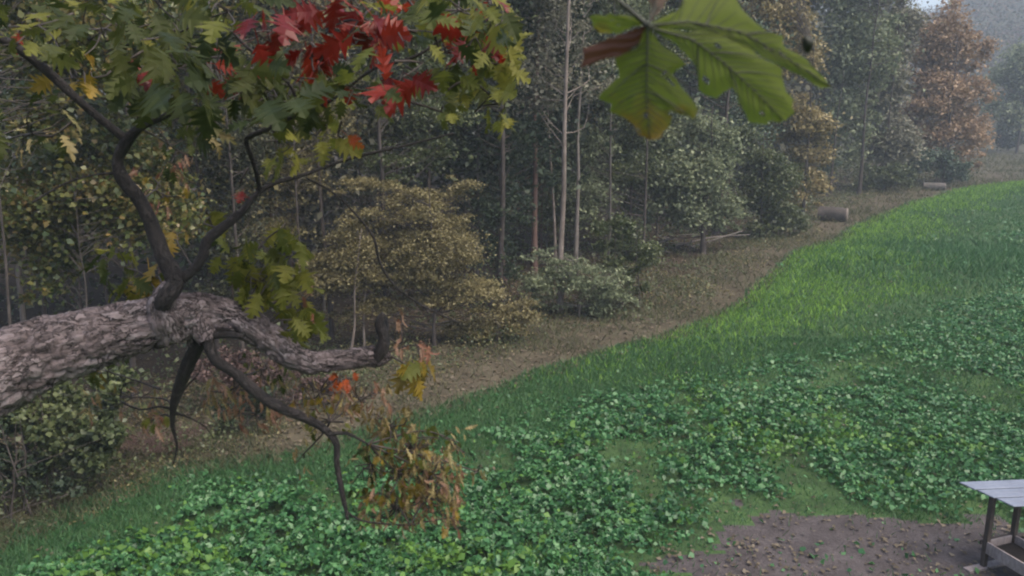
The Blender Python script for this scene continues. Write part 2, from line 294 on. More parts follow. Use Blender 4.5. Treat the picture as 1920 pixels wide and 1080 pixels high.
# ------------------------------------------------------------ trees
def tree(name, label, base, ells, n, leaf, lmat, tmat, tr=.08, H=None, style='broad', group=None, cat='tree', clumps=60, lsz=None, stems=1, lean=(0, 0), cs=.22, limbs=True, up=.45, asp=.6, top=True):
    """base: (px,py) of the foot or a world (x,y); ells: crown lobes (cx,cy,rx,ry[,weight]) read off the photo at the tree's distance"""
    b = G(*base) if max(base) > 60 or min(base) < -60 else np.array([base[0], base[1], 0.]); b = b.copy(); b[2] = hz(b[0], b[1]); dep = (b-CAM)@FW; s = dep/F
    root = empty(name, b); tag(root, label, cat, group)
    es = []
    for e in ells:
        c = P(e[0], e[1], dep+(e[5]*s if len(e) > 5 else 0)); rx, rz = e[2]*s, e[3]*s; w = e[4] if len(e) > 4 else 1
        es.append((c-b, rx, rz, w*(e[2]*e[3])))
    zt = max(c[2]+rz for c, rx, rz, w in es)
    H = H or zt*.95
    tb = Tubes(); spines = []
    for k in range(stems):
        off = np.array([R.normal()*.25, R.normal()*.25, 0])*(k > 0); ln = np.array([lean[0]+R.normal()*.03*(stems > 1)*3, lean[1]+R.normal()*.05*(stems > 1), 0])
        pts = []; m = 9
        wob = R.normal(size=(m, 3))*(tr*.45+.02); wob[0] = 0; wob[:, 2] = 0; wob = np.cumsum(wob, 0)*.6
        for i in range(m):
            t = i/(m-1); pts.append(off+np.array([0, 0, H*t])+ln*H*t+wob[i])
        pts = np.array(pts); pts[0][2] = -.1
        rr = tr*(1-.88*np.linspace(0, 1, m)**.8)*(1 if k == 0 else .8); rr[0] *= 1.25; spines.append(pts)
        tb.add(pts, rr, 8, step=H/24)
    wt = np.array([e[3] for e in es]); wt = wt/wt.sum(); CC = []; CR = []
    for i in range(clumps):
        c, rx, rz, w = es[R.choice(len(es), p=wt)]
        d = unit(R.normal(size=3)); q = R.random()**(.45)
        p = c+d*np.array([rx, rx*.8, rz])*q*.9
        if p[2] < .15: p[2] = .15+R.random()*.3
        CC.append(p); CR.append(cs*min(rx, rz*1.3)*(.5+1.2*R.random()))
    CC = np.array(CC); CR = np.array(CR)
    if limbs:
        for i in range(0, clumps, 2 if tr > .04 else 3):
            p = CC[i]; sp = spines[R.integers(len(spines))]; hd = np.hypot(p[0], p[1])
            zs = np.clip(p[2]-hd*R.uniform(.15, .7), H*.12, H*.92); t = zs/H*(len(sp)-1); k = int(min(t, len(sp)-2)); a = sp[k]+(sp[k+1]-sp[k])*(t-k)
            mid = (a+p)/2+R.normal(size=3)*hd*.08+np.array([0, 0, -.06*hd]); r0 = min(tr*.22*(1-.6*zs/H)+.004, .04)
            tb.add([a, mid, p], [r0, r0*.5, .003], 4, cap=False, step=max(hd/5, .15))
            for _ in range(2):
                q = p+R.normal(size=3)*CR[i]*.9; tb.add([mid*.4+p*.6, (mid*.2+p*.5+q*.3), q], [r0*.35, .004, .002], 3, cap=False)
    if len(b) and style != 'none':
        link('trunk', tb.mesh('trunk', tmat), root)
    per = R.multinomial(n, (CR**1.5)/(CR**1.5).sum()); idx = np.repeat(np.arange(clumps), per)
    flat = .36 if style == 'layer' else .85
    g = R.normal(size=(n, 3)); g = unit(g)*(R.random((n, 1))**.5)
    g = g*np.exp(R.normal(size=(n, 1))*.30)
    C = CC[idx]+g*CR[idx, None]*np.array([1.25, 1.25, flat])
    if style == 'layer': C[:, 2] -= .25*np.hypot(g[:, 0], g[:, 1])*CR[idx]
    ls = 1.4*leaf*(.5+.9*R.random(n)); ok = C[:, 2] > .03
    V, Q = quads(C[ok], ls[ok], up, asp)
    link('crown' if cat == 'tree' else 'foliage', newmesh('crown', V, Q, lmat), root)
    return root
T = tree
GG = 'slender trees deep in the shaded wood'
# the tall trees of the wood's edge
T('tall_pine', 'tall straight pale-barked tree rising through the whole frame, tallest pale trunk of the edge', (1050, 582),
  [(1050, 60, 75, 110), (1010, 180, 55, 70, .6), (1110, 170, 60, 80, .6), (1060, -200, 120, 200, .7)], 16000, .075, L['sparse'], M['bark_pale'], .085, 12, clumps=110, cs=.3)
T('reddish_pine', 'reddish dark-trunked tree just left of the tall pale trunk', (1002, 520), [(985, 60, 70, 120), (960, -150, 120, 150)], 11000, .08, L['sparse'], M['bark_red'], .10, 13, clumps=60, cs=.3)
T('twin_pine', 'pale forking tree just right of the tall pale trunk', (1078, 515), [(1110, 60, 60, 120), (1120, -150, 90, 150)], 11000, .08, L['greyg'], M['bark_grey'], .075, 12, clumps=60, cs=.3, lean=(.02, 0))
T('birch_tree', 'thin white leaning birch stem seen at the top edge left of the pale trunk', (1042, 512), [(1000, -60, 60, 90)], 2500, .08, L['sparse'], M['bark_pale'], .05, 13, clumps=24, cs=.3, lean=(-.06, 0))
# golden layered understory tree and its neighbours
T('beech_tree', 'tan layered understory tree with shelves of fine foliage behind the curved limb', (815, 655),
  [(800, 372, 105, 28), (720, 400, 130, 26), (800, 455, 95, 48), (760, 515, 90, 30), (880, 535, 80, 24), (830, 560, 100, 22), (850, 335, 55, 20, .6), (900, 590, 30, 25, .4), (690, 345, 90, 22, .7), (690, 455, 55, 22), (860, 480, 60, 20), (720, 570, 60, 20), (840, 410, 70, 18), (930, 545, 45, 16), (650, 590, 45, 14, .7)], 62000, .040, L['tan'], M['bark_dark'], .045, 3.6, style='layer', clumps=260, cs=.50, up=.5)
T('beech_tree', 'small tan round-topped tree on two thin pale stems above the dark limb end', (655, 662), [(640, 500, 55, 45), (600, 520, 45, 35), (670, 455, 55, 40, .7)], 24000, .040, L['tan'], M['bark_pale'], .035, 2.7, style='layer', clumps=70, cs=.42, stems=2)
T('hemlock', 'mid green shelf-branched tree above and behind the tan layered tree', (720, 620), [(770, 290, 130, 50), (700, 330, 90, 45), (780, 180, 120, 90), (760, 20, 130, 120)], 16000, .06, L['olive'], M['bark_dark'], .08, 9, style='layer', clumps=120, cs=.3)
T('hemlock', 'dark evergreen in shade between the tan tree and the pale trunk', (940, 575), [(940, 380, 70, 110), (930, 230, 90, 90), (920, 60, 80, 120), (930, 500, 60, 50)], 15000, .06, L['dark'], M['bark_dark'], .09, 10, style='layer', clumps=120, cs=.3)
T('hemlock', 'grey-green drooping sapling at the foot of the tall pale trunk', (1085, 592), [(1040, 480, 75, 22), (1090, 520, 100, 40), (1060, 570, 90, 22, .6), (1010, 535, 40, 35), (1130, 555, 60, 30), (1000, 475, 35, 14, .7)], 9000, .055, L['greyg'], M['bark_grey'], .03, 2.2, style='layer', clumps=110, cs=.34)
T('shrub', 'olive shrub standing right of the drooping sapling by the path', (1165, 580), [(1190, 480, 60, 40), (1150, 430, 55, 45), (1180, 540, 45, 30)], 8000, .055, L['olive'], M['bark_dark'], .03, None, cat='shrub', clumps=50, stems=3)
T('maple_tree', 'broad grey-green leafy tree leaning over the path right of the pale trunk', (1318, 478),
  [(1250, 310, 110, 65), (1300, 375, 90, 60), (1180, 300, 70, 70), (1330, 280, 70, 60), (1200, 390, 70, 40), (1360, 420, 35, 35), (1280, 230, 80, 40, .6)], 34000, .10, L['greyg'], M['bark_dark'], .10, 5, clumps=140, cs=.3)
T('maple_tree', 'dark grey-green tree behind the broad leafy tree under the hanging leaf', (1345, 440), [(1330, 200, 90, 60), (1400, 230, 60, 60), (1300, 60, 100, 100), (1390, 90, 80, 80), (1240, 130, 90, 90), (1300, -120, 150, 120)], 26000, .11, L['hem'], M['bark_dark'], .12, 10, clumps=160, cs=.3)
T('hornbeam', 'olive shrubby tree between the grey-green tree and the golden tree', (1425, 448), [(1430, 340, 60, 70), (1440, 400, 60, 40), (1410, 280, 45, 45), (1480, 415, 40, 30)], 15000, .09, L['olive'], M['bark_dark'], .07, None, clumps=90, cs=.3)
T('hickory_tree', 'golden-leaved tree at the bend of the wood edge', (1505, 412), [(1500, 240, 60, 80), (1470, 110, 65, 80), (1500, 330, 55, 55), (1460, 20, 70, 60), (1530, 270, 38, 60), (1440, 190, 50, 60), (1500, 380, 40, 25), (1440, -120, 90, 90)], 36000, .13, L['goldt'], M['bark_dark'], .08, 8, clumps=190, cs=.26)
T('poplar_tree', 'tall hazy grey-green tree with a dark trunk beyond the golden tree', (1610, 366), [(1610, 110, 75, 80), (1600, 220, 60, 60), (1650, 60, 50, 70), (1570, 30, 50, 70), (1620, 290, 45, 35, .5), (1600, -90, 110, 100)], 30000, .17, L['greyg'], M['bark_dark'], .12, 12, clumps=220, cs=.30)
T('poplar_tree', 'thin dark leaning stem with little foliage in front of the hazy trees', (1557, 368), [(1555, 240, 30, 50), (1560, 300, 25, 25)], 1800, .13, L['hem'], M['bark_dark'], .09, 7, clumps=30, cs=.3)
T('poplar_tree', 'second tall grey tree right of the dark trunk, pale-leaved towards its top', (1655, 358), [(1660, 180, 45, 90), (1670, 60, 45, 90), (1680, 270, 55, 45), (1640, 320, 30, 25, .4)], 22000, .17, L['sparse'], M['bark_dark'], .07, 12, clumps=130, cs=.3)
T('oak_tree', 'tall rusty orange hazy tree standing nearest the end of the wood edge', (1772, 344), [(1775, 75, 62, 72), (1745, 130, 48, 55, .7), (1822, 85, 36, 50, .7), (1790, 180, 70, 60), (1740, 230, 60, 70), (1810, 250, 55, 50), (1800, 300, 50, 25), (1720, 160, 30, 50, .5), (1835, 130, 25, 30, .5)], 30000, .17, L['rust'], M['bark_dark'], .12, 9.5, clumps=190, cs=.26)
T('willow_shrub', 'rounded grey-green bush under the rusty orange tree', (1755, 350), [(1745, 305, 45, 32), (1790, 320, 35, 24), (1705, 300, 40, 40)], 8000, .13, L['hem'], M['bark_dark'], .05, None, cat='shrub', clumps=60, stems=3)
T('shrub', 'low brown-olive bush left of the rounded grey-green bush', (1660, 362), [(1655, 325, 40, 25), (1690, 335, 30, 20), (1620, 342, 30, 16)], 5000, .12, L['olive'], M['bark_dark'], .04, None, cat='shrub', clumps=50, stems=3)
T('ash_tree', 'pale blue-grey hazy tree at the right edge in front of the hill', (1905, 290), [(1900, 190, 45, 60), (1930, 130, 50, 60), (1875, 150, 25, 30)], 9000, .25, L['greyg'], M['bark_dark'], .15, None, clumps=90, cs=.3)
T('shrub', 'dark round bush at the far end of the field below the hazy tree', (1890, 284), [(1888, 255, 28, 26), (1915, 262, 20, 18)], 4000, .2, L['dark'], M['bark_dark'], .06, None, cat='shrub', clumps=40, stems=3)
T('hornbeam', 'brownish olive drooping tree between the dark gap and the tan layered tree', (575, 640), [(560, 330, 55, 60), (515, 420, 60, 60), (600, 240, 70, 60), (560, 130, 80, 80), (540, 540, 45, 40, .5)], 13000, .05, L['tan'], M['bark_dark'], .04, 6, style='layer', clumps=150, cs=.42)
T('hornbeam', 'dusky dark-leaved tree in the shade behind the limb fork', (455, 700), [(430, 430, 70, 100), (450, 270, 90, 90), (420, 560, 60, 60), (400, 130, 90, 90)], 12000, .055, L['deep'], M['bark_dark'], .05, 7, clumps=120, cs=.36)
T('ash_tree', 'grey twiggy tree high behind the dark evergreen in the middle', (895, 560), [(880, 160, 80, 110), (840, 50, 100, 90), (900, 300, 60, 50, .5), (880, -100, 110, 90)], 12000, .075, L['sparse'], M['bark_greyd'], .05, 9, clumps=130, cs=.34)
T('ash_tree', 'greyish leafy tree close behind the forking pale tree', (1140, 505), [(1150, 140, 60, 120), (1110, 270, 55, 60), (1160, 20, 80, 80), (1100, 370, 60, 50)], 13000, .08, L['greyg'], M['bark_greyd'], .05, 9, clumps=140, cs=.34)
T('hornbeam', 'dark olive tree filling the gap left of the broad leafy tree', (1205, 500), [(1200, 190, 60, 90), (1180, 300, 60, 50), (1230, 90, 70, 80), (1020, 330, 60, 60), (1060, 400, 60, 45)], 13000, .08, L['olive'], M['bark_dark'], .05, 9, clumps=140, cs=.34)
T('shrub', 'tawny low shrub at the path edge below the dark evergreen', (900, 640), [(880, 610, 70, 22), (940, 600, 60, 24), (980, 580, 50, 24)], 6000, .045, L['tan'], M['bark_dark'], .02, None, cat='shrub', clumps=70, stems=4, style='layer', cs=.5)
# left side: sapling maples near the camera side
T('maple_sapling', 'yellow-green maple sapling filling the upper left behind the diagonal branch', (60, 905), [(100, 60, 140, 90), (250, 90, 110, 90), (60, 200, 110, 70), (330, 30, 90, 60), (60, -80, 200, 80)], 17000, .066, L['sapling'], M['bark_dark'], .035, 6.2, clumps=110, cs=.34, asp=.75)
T('maple_sapling', 'mottled brown and green sapling behind the fork of the large limb', (190, 850), [(110, 380, 150, 90), (260, 400, 100, 90), (80, 500, 120, 70), (200, 280, 100, 60), (300, 320, 50, 60)], 19000, .062, L['sapling'], M['bark_dark'], .03, 4.2, clumps=120, cs=.34, asp=.75)
T('bush', 'grey-green leafy bush below the large limb in the lower left corner', (95, 935), [(100, 780, 110, 50), (190, 800, 70, 45), (30, 730, 90, 45), (150, 850, 70, 35, .6), (210, 720, 60, 40)], 12000, .058, L['olive'], M['bark_dark'], .02, None, cat='bush', clumps=90, stems=4, asp=.75, cs=.3)
T('bush', 'dark low bush in deep shade at the lower left edge', (45, 965), [(30, 880, 90, 40), (120, 905, 60, 28), (-40, 830, 80, 70)], 6500, .045, L['dark'], M['bark_dark'], .025, None, cat='bush', clumps=60, stems=4)
T('dry_brush', 'purplish dry brush in front of the wood left of the forked dark branch', (320, 862), [(290, 830, 55, 28), (340, 815, 45, 30), (240, 840, 35, 24)], 5000, .022, L['purple'], M['bark_red'], .01, None, cat='brush', clumps=60, stems=6, asp=.25, up=.0)
T('shrub', 'dark green shrub behind the hanging lower branch', (440, 815), [(430, 780, 60, 30), (480, 760, 40, 35)], 4000, .04, L['dark'], M['bark_dark'], .015, None, cat='shrub', clumps=40, stems=4)
T('shrub', 'brownish bush in the hollow beneath the large limb', (520, 770), [(500, 700, 90, 50), (600, 740, 60, 35), (420, 690, 60, 50)], 7000, .045, L['purple'], M['bark_dark'], .02, None, cat='shrub', clumps=60, stems=5)
# ranks of trees inside the wood
ordn = ['first', 'second', 'third', 'fourth', 'fifth', 'sixth', 'seventh', 'eighth', 'ninth', 'tenth', 'eleventh']
sectors = [(-250, 420, 760, 11, 'behind the maple saplings'), (380, 640, 650, 8, 'behind the limb fork'), (660, 980, 600, 8, 'behind the tan layered tree'),
           (990, 1280, 505, 8, 'behind the tall pale trunk'), (1290, 1530, 420, 5, 'behind the golden tree')]
barks = [('dark', 'bark_dark'), ('grey', 'bark_greyd'), ('dark', 'bark_dark'), ('reddish', 'bark_red')]; fols = [('dark', 'dark'), ('olive', 'olive'), ('dark', 'dark'), ('blue-green', 'hem'), ('sparse grey', 'sparse'), ('tan', 'tan')]
for x0, x1, yb, cnt, lab in sectors:
    for j in range(cnt):
        px = x0+(x1-x0)*(j+R.random())/cnt; py = yb-12-R.random()**.7*min(150, (yb-250)*.55); q = G(px, py); dep = (q-CAM)@FW; s = dep/F
        bk = barks[R.integers(4)]; fo = fols[R.integers(6)]
        yc = 540-F*math.tan(math.atan2(2.2+R.random()*2.5-5, dep)+PITCH)
        ls = [(px, yc-60, 1.9/s, 1.4/s), (px+R.normal()*40, -60, 2.4/s, 2.6/s, 1.4), (px+R.normal()*60, yc-200, 2.0/s, 1.6/s)]
        T('slender_tree', f'slender {bk[0]}-barked tree with {fo[0]} foliage, {ordn[j]} from the left {lab}', (px, py), ls, 4600, .0044*dep+.042, L[fo[1]], M[bk[1]], .03+.04*R.random(), 9+4*R.random(), group=GG, lean=(R.normal()*.03, R.normal()*.03), style=['broad', 'layer'][R.integers(2)], clumps=65, cs=.36)
# far wood on the valley side and on the hill
def far_wood():
    n = 1500; az = np.radians(R.uniform(6, 46, n)); r = 95+R.random(n)**.8*240; x = r*np.sin(az); y = r*np.cos(az)
    keep = ~((np.degrees(az) > 27.5) & (r < 118)); x = x[keep]; y = y[keep]; r = r[keep]; n = len(x); z = hz(x, y)
    hh = 5+4*R.random(n); per = 80; idx = np.repeat(np.arange(n), per); g = unit(R.normal(size=(n*per, 3)))*R.random((n*per, 1))**.35
    wr = 2.4+2.4*R.random(n)
    C = np.stack([x[idx]+g[:, 0]*wr[idx], y[idx]+g[:, 1]*wr[idx], z[idx]+hh[idx]*(.58+.48*g[:, 2])], 1)
    V, Q = quads(C, .62*(.6+.8*R.random(n*per)), .55, .8); o = link('far_wood', newmesh('far_wood', V, Q, L['hillw']), kind='stuff'); tag(o, 'hazy blue-grey wood covering the far hillside', 'wood')
far_wood()
def deep_wood(nm, lab, n, a, b, z0, z1, size, mt):
    y = R.uniform(12, 95, n); x = R.uniform(-75, 40, n); w = -sdist(x, y, WOOD); k = (w > a+(fbm2(x, y, 7, 5)-.5)*8) & (w < b) & (x > -y*1.1-6) & (x < y*.62); x = x[k]; y = y[k]
    z = z0+(z1-z0)*R.random(len(x)); keep = vn(np.stack([x/1.9, y/1.9, z/1.1+40], 1)) > .44; x = x[keep]; y = y[keep]; z = z[keep]+hz(x, y)
    V, Q = quads(np.stack([x, y, z], 1), size*(.5+R.random(len(x)))*(.6+y/60), .4, .7); tag(link(nm, newmesh(nm, V, Q, mt), kind='stuff'), lab, 'wood')
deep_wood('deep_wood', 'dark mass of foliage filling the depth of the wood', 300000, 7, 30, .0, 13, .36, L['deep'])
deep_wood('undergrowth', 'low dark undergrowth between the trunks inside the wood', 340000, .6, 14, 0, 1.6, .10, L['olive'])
# ------------------------------------------------------------ field plants
def scatter(n, y0, y1, fn, power=1.6, spread=.80):
    y = y0+(y1-y0)*R.random(n)**power; x = (R.random(n)*2-1)*(y*spread+1.2); w = fn(x, y); k = R.random(n) < w; return x[k], y[k]
def kinds(x, y):
    e = sdist(x, y, EDGE)+(fbm2(x, y, 2.2, 9)-.5)*.6; so_ = soil(x, y)
    return e, so_
def is_clover(x, y, e):
    wd = 1.6+4.2*np.clip((y-13)/9, 0, 1); m = G(1700, 480); f = fbm2(x, y, 3.2, 21)+np.clip((e-wd)/2.5, -.8, .42)*.6-.35*np.exp(-((x-m[0])/6)**2-((y-m[1])/3.2)**2)
    return f-.53
plants = []
def clover(nm, lab, n, y0, y1, size, mt, thr, power, hgt, seed, cat='clover'):
    def fn(x, y):
        e, s_ = kinds(x, y); c = is_clover(x, y, e)
        sub = fbm2(x, y, 1.1, seed, 2); return np.clip((c*2.6+.45), .03, 1)*(e > .1)*np.clip((.05-s_)*2.2, .012, 1)*np.clip((sub-thr)*8, 0.04, 1)
    x, y = scatter(n, y0, y1, fn, power)
    e_, q_ = kinds(x, y); hk = np.clip(.55+is_clover(x, y, e_)*2.2, .3, 1.15)*np.clip(.75-q_, .35, 1)*(.7+.7*fbm2(x, y, .8, 77))
    # leaves gather on plants with a rounded top
    cell = .26; ix = np.floor(x/cell); iy = np.floor(y/cell); rr = _h(ix.astype(np.int64)+9000, iy.astype(np.int64), np.full(len(x), seed))
    pxx = (ix+.5+(rr-.5)*.5)*cell; pyy = (iy+.5+(.5-rr)*.5)*cell; d = np.hypot(x-pxx, y-pyy)/cell
    z = hz(x, y)+hk*hgt*(.25+.95*rr)*np.clip(1.15-d*1.1, .1, 1)*(.75+.35*R.random(len(x)))
    C = np.stack([x, y, z], 1); V, Q = quads(C, size*np.exp(np.clip(R.normal(size=len(x))*.38, -1, .62))*.92, .5, .8, .2)
    o = link(nm, newmesh(nm, V, Q, mt), kind='stuff'); tag(o, lab, cat); return len(x)
clover('clover', 'dark green broad-leaved clover carpeting the near field', 420000, 7.2, 24, .062, L['clover'], .30, 1.25, .20, 31)
clover('clover_far', 'dark green broad-leaved clover on the mound further up the field', 260000, 24, 62, .12, L['clover'], .32, 1.5, .24, 33)
clover('lime_weed', 'yellow-green weeds mixed through the clover', 160000, 7.2, 45, .07, L['lime'], .60, 1.6, .26, 47, 'weeds')
def grass(nm, lab, n, y0, y1, hgt, wid, mt, fn, power=1.5, lean=.5):
    x, y = scatter(n, y0, y1, fn, power); m = len(x); z = hz(x, y); b = np.stack([x, y, z-.01], 1)
    th = R.random(m)*2*np.pi; dx = np.stack([np.cos(th), np.sin(th), 0*th], 1); h = hgt*(.5+R.random(m))*(1+y/60)
    w = (wid*(1+y/22))[:, None]; tip = b+np.stack([R.normal(size=m)*lean*h, R.normal(size=m)*lean*h, h], 1)
    V = np.stack([b-dx*w, b+dx*w, tip], 1).reshape(-1, 3); o = link(nm, newmesh(nm, V, np.arange(3*m).reshape(m, 3), mt), kind='stuff'); tag(o, lab, 'grass')
def f_short(x, y):
    e, s_ = kinds(x, y); c = is_clover(x, y, e); return np.clip(.75-c*5, .15, 1)*(e > -.15)*np.clip((.3-s_)*3, .05, 1)
def f_bright(x, y):
    e, s_ = kinds(x, y); t = np.clip((y-13)/7, 0, 1); return t*(e > 0)*np.clip((3.6-e+(fbm2(x, y, 2.4, 61)-.5)*7)/2.5, 0, 1)
grass('grass', 'fine green grass of the field around the clover', 520000, 7.2, 70, .080, .0062, L['grass'], f_short, 1.3)
grass('near_grass', 'short green grass between the clover plants nearest the viewer', 330000, 7.2, 17, .06, .0045, L['grass'], lambda x, y: np.clip(1.1-is_clover(x, y, kinds(x, y)[0])*5, .1, 1)*(kinds(x, y)[0] > -.1)*np.clip((.22-kinds(x, y)[1])*4, .02, 1), 1.0)
grass('bright_grass', 'bright yellow-green grass strip along the path side of the field', 480000, 14, 75, .085, .008, L['bright'], f_bright, 1.1)
def f_mound(x, y):
    m = G(1760, 490); e = sdist(x, y, EDGE); return np.exp(-(((x-m[0])/7)**2+((y-m[1])/4.5)**2)**2)*(e > 1)*np.clip((fbm2(x, y, 1.5, 64)-.35)*5, 0, 1)
L['darkgrass'] = leafmat('dark_grass_blade', [(.032, .092, .034), (.062, .155, .055), (.105, .22, .085)], .3, .5, .3, patch=.5)
grass('dark_grass', 'taller dark bluish green grass on the low mound at the right', 170000, 16, 50, .16, .010, L['darkgrass'], f_mound, 1.0)
def f_dull(x, y):
    e = sdist(x, y, EDGE)+(fbm2(x, y, 2.2, 9)-.5)*.6; w = sdist(x, y, WOOD); return (e < .4)*np.clip((fbm2(x, y, 1.3, 71)-.34)*4, .2, 1)*np.clip(1+w/2.5, 0, 1)
grass('dull_grass', 'thin dull grass growing on the brown path margin', 330000, 8, 90, .12, .007, L['dull'], f_dull, 1.4, .8)
def edge_weeds(nm, lab, n, a, b, hgt, size, mt, thr, seed):
    y = 8+52*R.random(n)**1.3; x = (R.random(n)*2-1)*(y*.8+1); w = sdist(x, y, WOOD)+(fbm2(x, y, 2.5, seed)-.5)*3; f = fbm2(x, y, 1.4, seed+3)
    k = (w > a) & (w < b) & (f > thr); x = x[k]; y = y[k]; f = f[k]; z = hz(x, y)+hgt*np.clip((f-thr)*5, .1, 1)*R.random(len(x))
    V, Q = quads(np.stack([x, y, z], 1), size*(.5+.9*R.random(len(x)))*(.6+y/40), .4, .6); tag(link(nm, newmesh(nm, V, Q, mt), kind='stuff'), lab, 'weeds')
edge_weeds('edge_weeds', 'olive weeds and seedlings fringing the wood above the path', 260000, -4, 1.4, .6, .06, L['olive'], .47, 91)
edge_weeds('dry_weeds', 'brownish dry stalks and leaves along the wood edge', 160000, -4, 1.8, .4, .05, L['tan'], .50, 95)
def litter(nm, lab, n, y0, y1, size, fn, cat, mt=None, up=.8, spread=.8):
    x, y = scatter(n, y0, y1, fn, 1.4, spread); C = np.stack([x, y, hz(x, y)+.012+.02*R.random(len(x))], 1)
    V, Q = quads(C, size*(.4+1.1*R.random(len(x)))*(1+y/40), up, .7, .3); o = link(nm, newmesh(nm, V, Q, mt or L['litter']), kind='stuff'); tag(o, lab, cat)
litter('leaf_litter', 'brown fallen leaves over the path and forest floor', 90000, 8, 60, .055, lambda x, y: (sdist(x, y, EDGE) < .3)*.9*np.clip(1+sdist(x, y, WOOD)/14, 0, 1), 'leaf litter')
litter('soil_debris', 'pale bits of leaf and stone scattered over the bare soil', 14000, 7, 12, .045, lambda x, y: np.clip(soil(x, y)*3+.3, 0, 1)*np.clip(fbm2(x, y, .5, 81)*3-1.1, 0, 1), 'debris')
litter('field_litter', 'a few dry leaves caught on top of the field plants', 9000, 7.2, 45, .045, lambda x, y: (sdist(x, y, EDGE) > 0)*.8, 'leaf litter')
def clods():
    n = 5000; x, y = scatter(n, 7, 12.5, lambda x, y: np.clip(soil(x, y)*2+.1, 0, 1)*np.clip(fbm2(x, y, .7, 85)*3-1, 0, 1), 1.2, 1.0); n = len(x); sz = .008+.020*R.random(n)**3
    o8 = np.array([[1, 0, 0], [0, 1, 0], [-1, 0, 0], [0, -1, 0], [.1, .1, .8]]); V = np.stack([x, y, hz(x, y)-.002], 1)[:, None]+o8[None]*sz[:, None, None]*(.6+.8*R.random((n, 5, 1)))
    Q = np.array([[0, 1, 4], [1, 2, 4], [2, 3, 4], [3, 0, 4]])[None]+5*np.arange(n)[:, None, None]; tag(link('soil_clods', newmesh('soil_clods', V.reshape(-1, 3), Q.reshape(-1, 3), M['soil']), kind='stuff'), 'small clods and stones on the bare soil', 'clods')
clods()
# ------------------------------------------------------------ path logs
def log(px, py, length, r, ang, label, mt, hollow=False):
    b = G(px, py); b[2] = hz(b[0], b[1])+r*.8; root = empty('log', b); tag(root, label, 'log', 'logs lying at the wood edge')
    d = np.array([math.cos(ang), math.sin(ang), 0]); t = Tubes()
    t.add([-d*length/2, np.zeros(3), d*length/2], [r, r*1.03, r*.95], 18, step=.08, disp=lambda V, D, p, rd: (vn((V+40)*9)-.5)*r*.25, cap=False)
    link('bark', t.mesh('bark', mt), root)
    t2 = Tubes(); e0 = d*length/2; t2.add([e0-d*.03, e0+d*.02, e0+d*.025, e0-d*.10], [r*.99, r*.93, r*.74, r*.70], 20, cap=False); link('cut_end', t2.mesh('cut_end', M['bark_pale'], False), root)
    t3 = Tubes(); t3.add([e0-d*.14, e0-d*.09], [r*.72, r*.72], 20); link('hollow', t3.mesh('hollow', M['bark_dark'], False), root)
log(1560, 416, 1.2, .35, -.45, 'thick dark log with a pale hollow end lying beside the path', M['bark_dark'])
log(1750, 357, 1.2, .26, -.3, 'far grey log at the foot of the rounded bush', M['bark_greyd'])
def boulder_branch():
    root = empty('brush_pile', G(1275, 465)); tag(root, 'grey heap of fallen branches under the broad grey-green tree', 'brush pile'); ob = np.array(root.location)
    for k in range(9):
        t = Tubes()
        a = G(1230+R.random()*90, 450+R.random()*30); a[2] = hz(a[0], a[1])+.05; b = a+np.array([R.normal()*1.2, R.normal()*.5, .15+.5*R.random()])
        t.add([a-ob, (a+b)/2-ob+R.normal(size=3)*.1, b-ob], [.035, .03, .012], 6, step=.2); link('branch', t.mesh('branch', M['bark_grey']), root)
boulder_branch()
# ------------------------------------------------------------ feeder
def box(name, o, ex, ey, ez, mt, parent, taper=0):
    o, ex, ey, ez = map(lambda v: np.asarray(v, float), (o, ex, ey, ez)); b = .006
    V = []; 
    import itertools
    cs = [(i, j, k) for i in (0, 1) for j in (0, 1) for k in (0, 1)]
    V = [o+ex*i+ey*j+ez*k for i, j, k in cs]; Fc = [(0, 1, 3, 2), (4, 6, 7, 5), (0, 4, 5, 1), (2, 3, 7, 6), (0, 2, 6, 4), (1, 5, 7, 3)]
    me = newmesh(name, V, Fc, mt); ob = link(name, me, parent); md = ob.modifiers.new('bevel', 'BEVEL'); md.width = b; md.segments = 2; return ob
m, nt, b_ = mat('weathered_pale_metal'); n_ = noise(nt, 6, 5); r_ = ramp(nt, n_.outputs[0], [(.10, .11, .14), (.19, .21, .26), (.28, .30, .36)]); nt.links.new(r_.outputs[0], b_.inputs[0]); b_.inputs['Roughness'].default_value = .5; b_.inputs['Metallic'].default_value = .25; M['metal'] = m
M['wood'] = barkmat('weathered_post_wood', [(.020, .014, .011), (.05, .036, .028), (.09, .07, .055)], 40)
M['woodl'] = barkmat('weathered_pale_wood', [(.12, .10, .095), (.24, .20, .19), (.38, .34, .33)], 40)
M['trough_dark'] = groundmat('dark_trough_floor', [(.008, .007, .007), (.016, .013, .012), (.03, .024, .02)], 9, 90)  # near-black floor colour that makes the trough interior dark
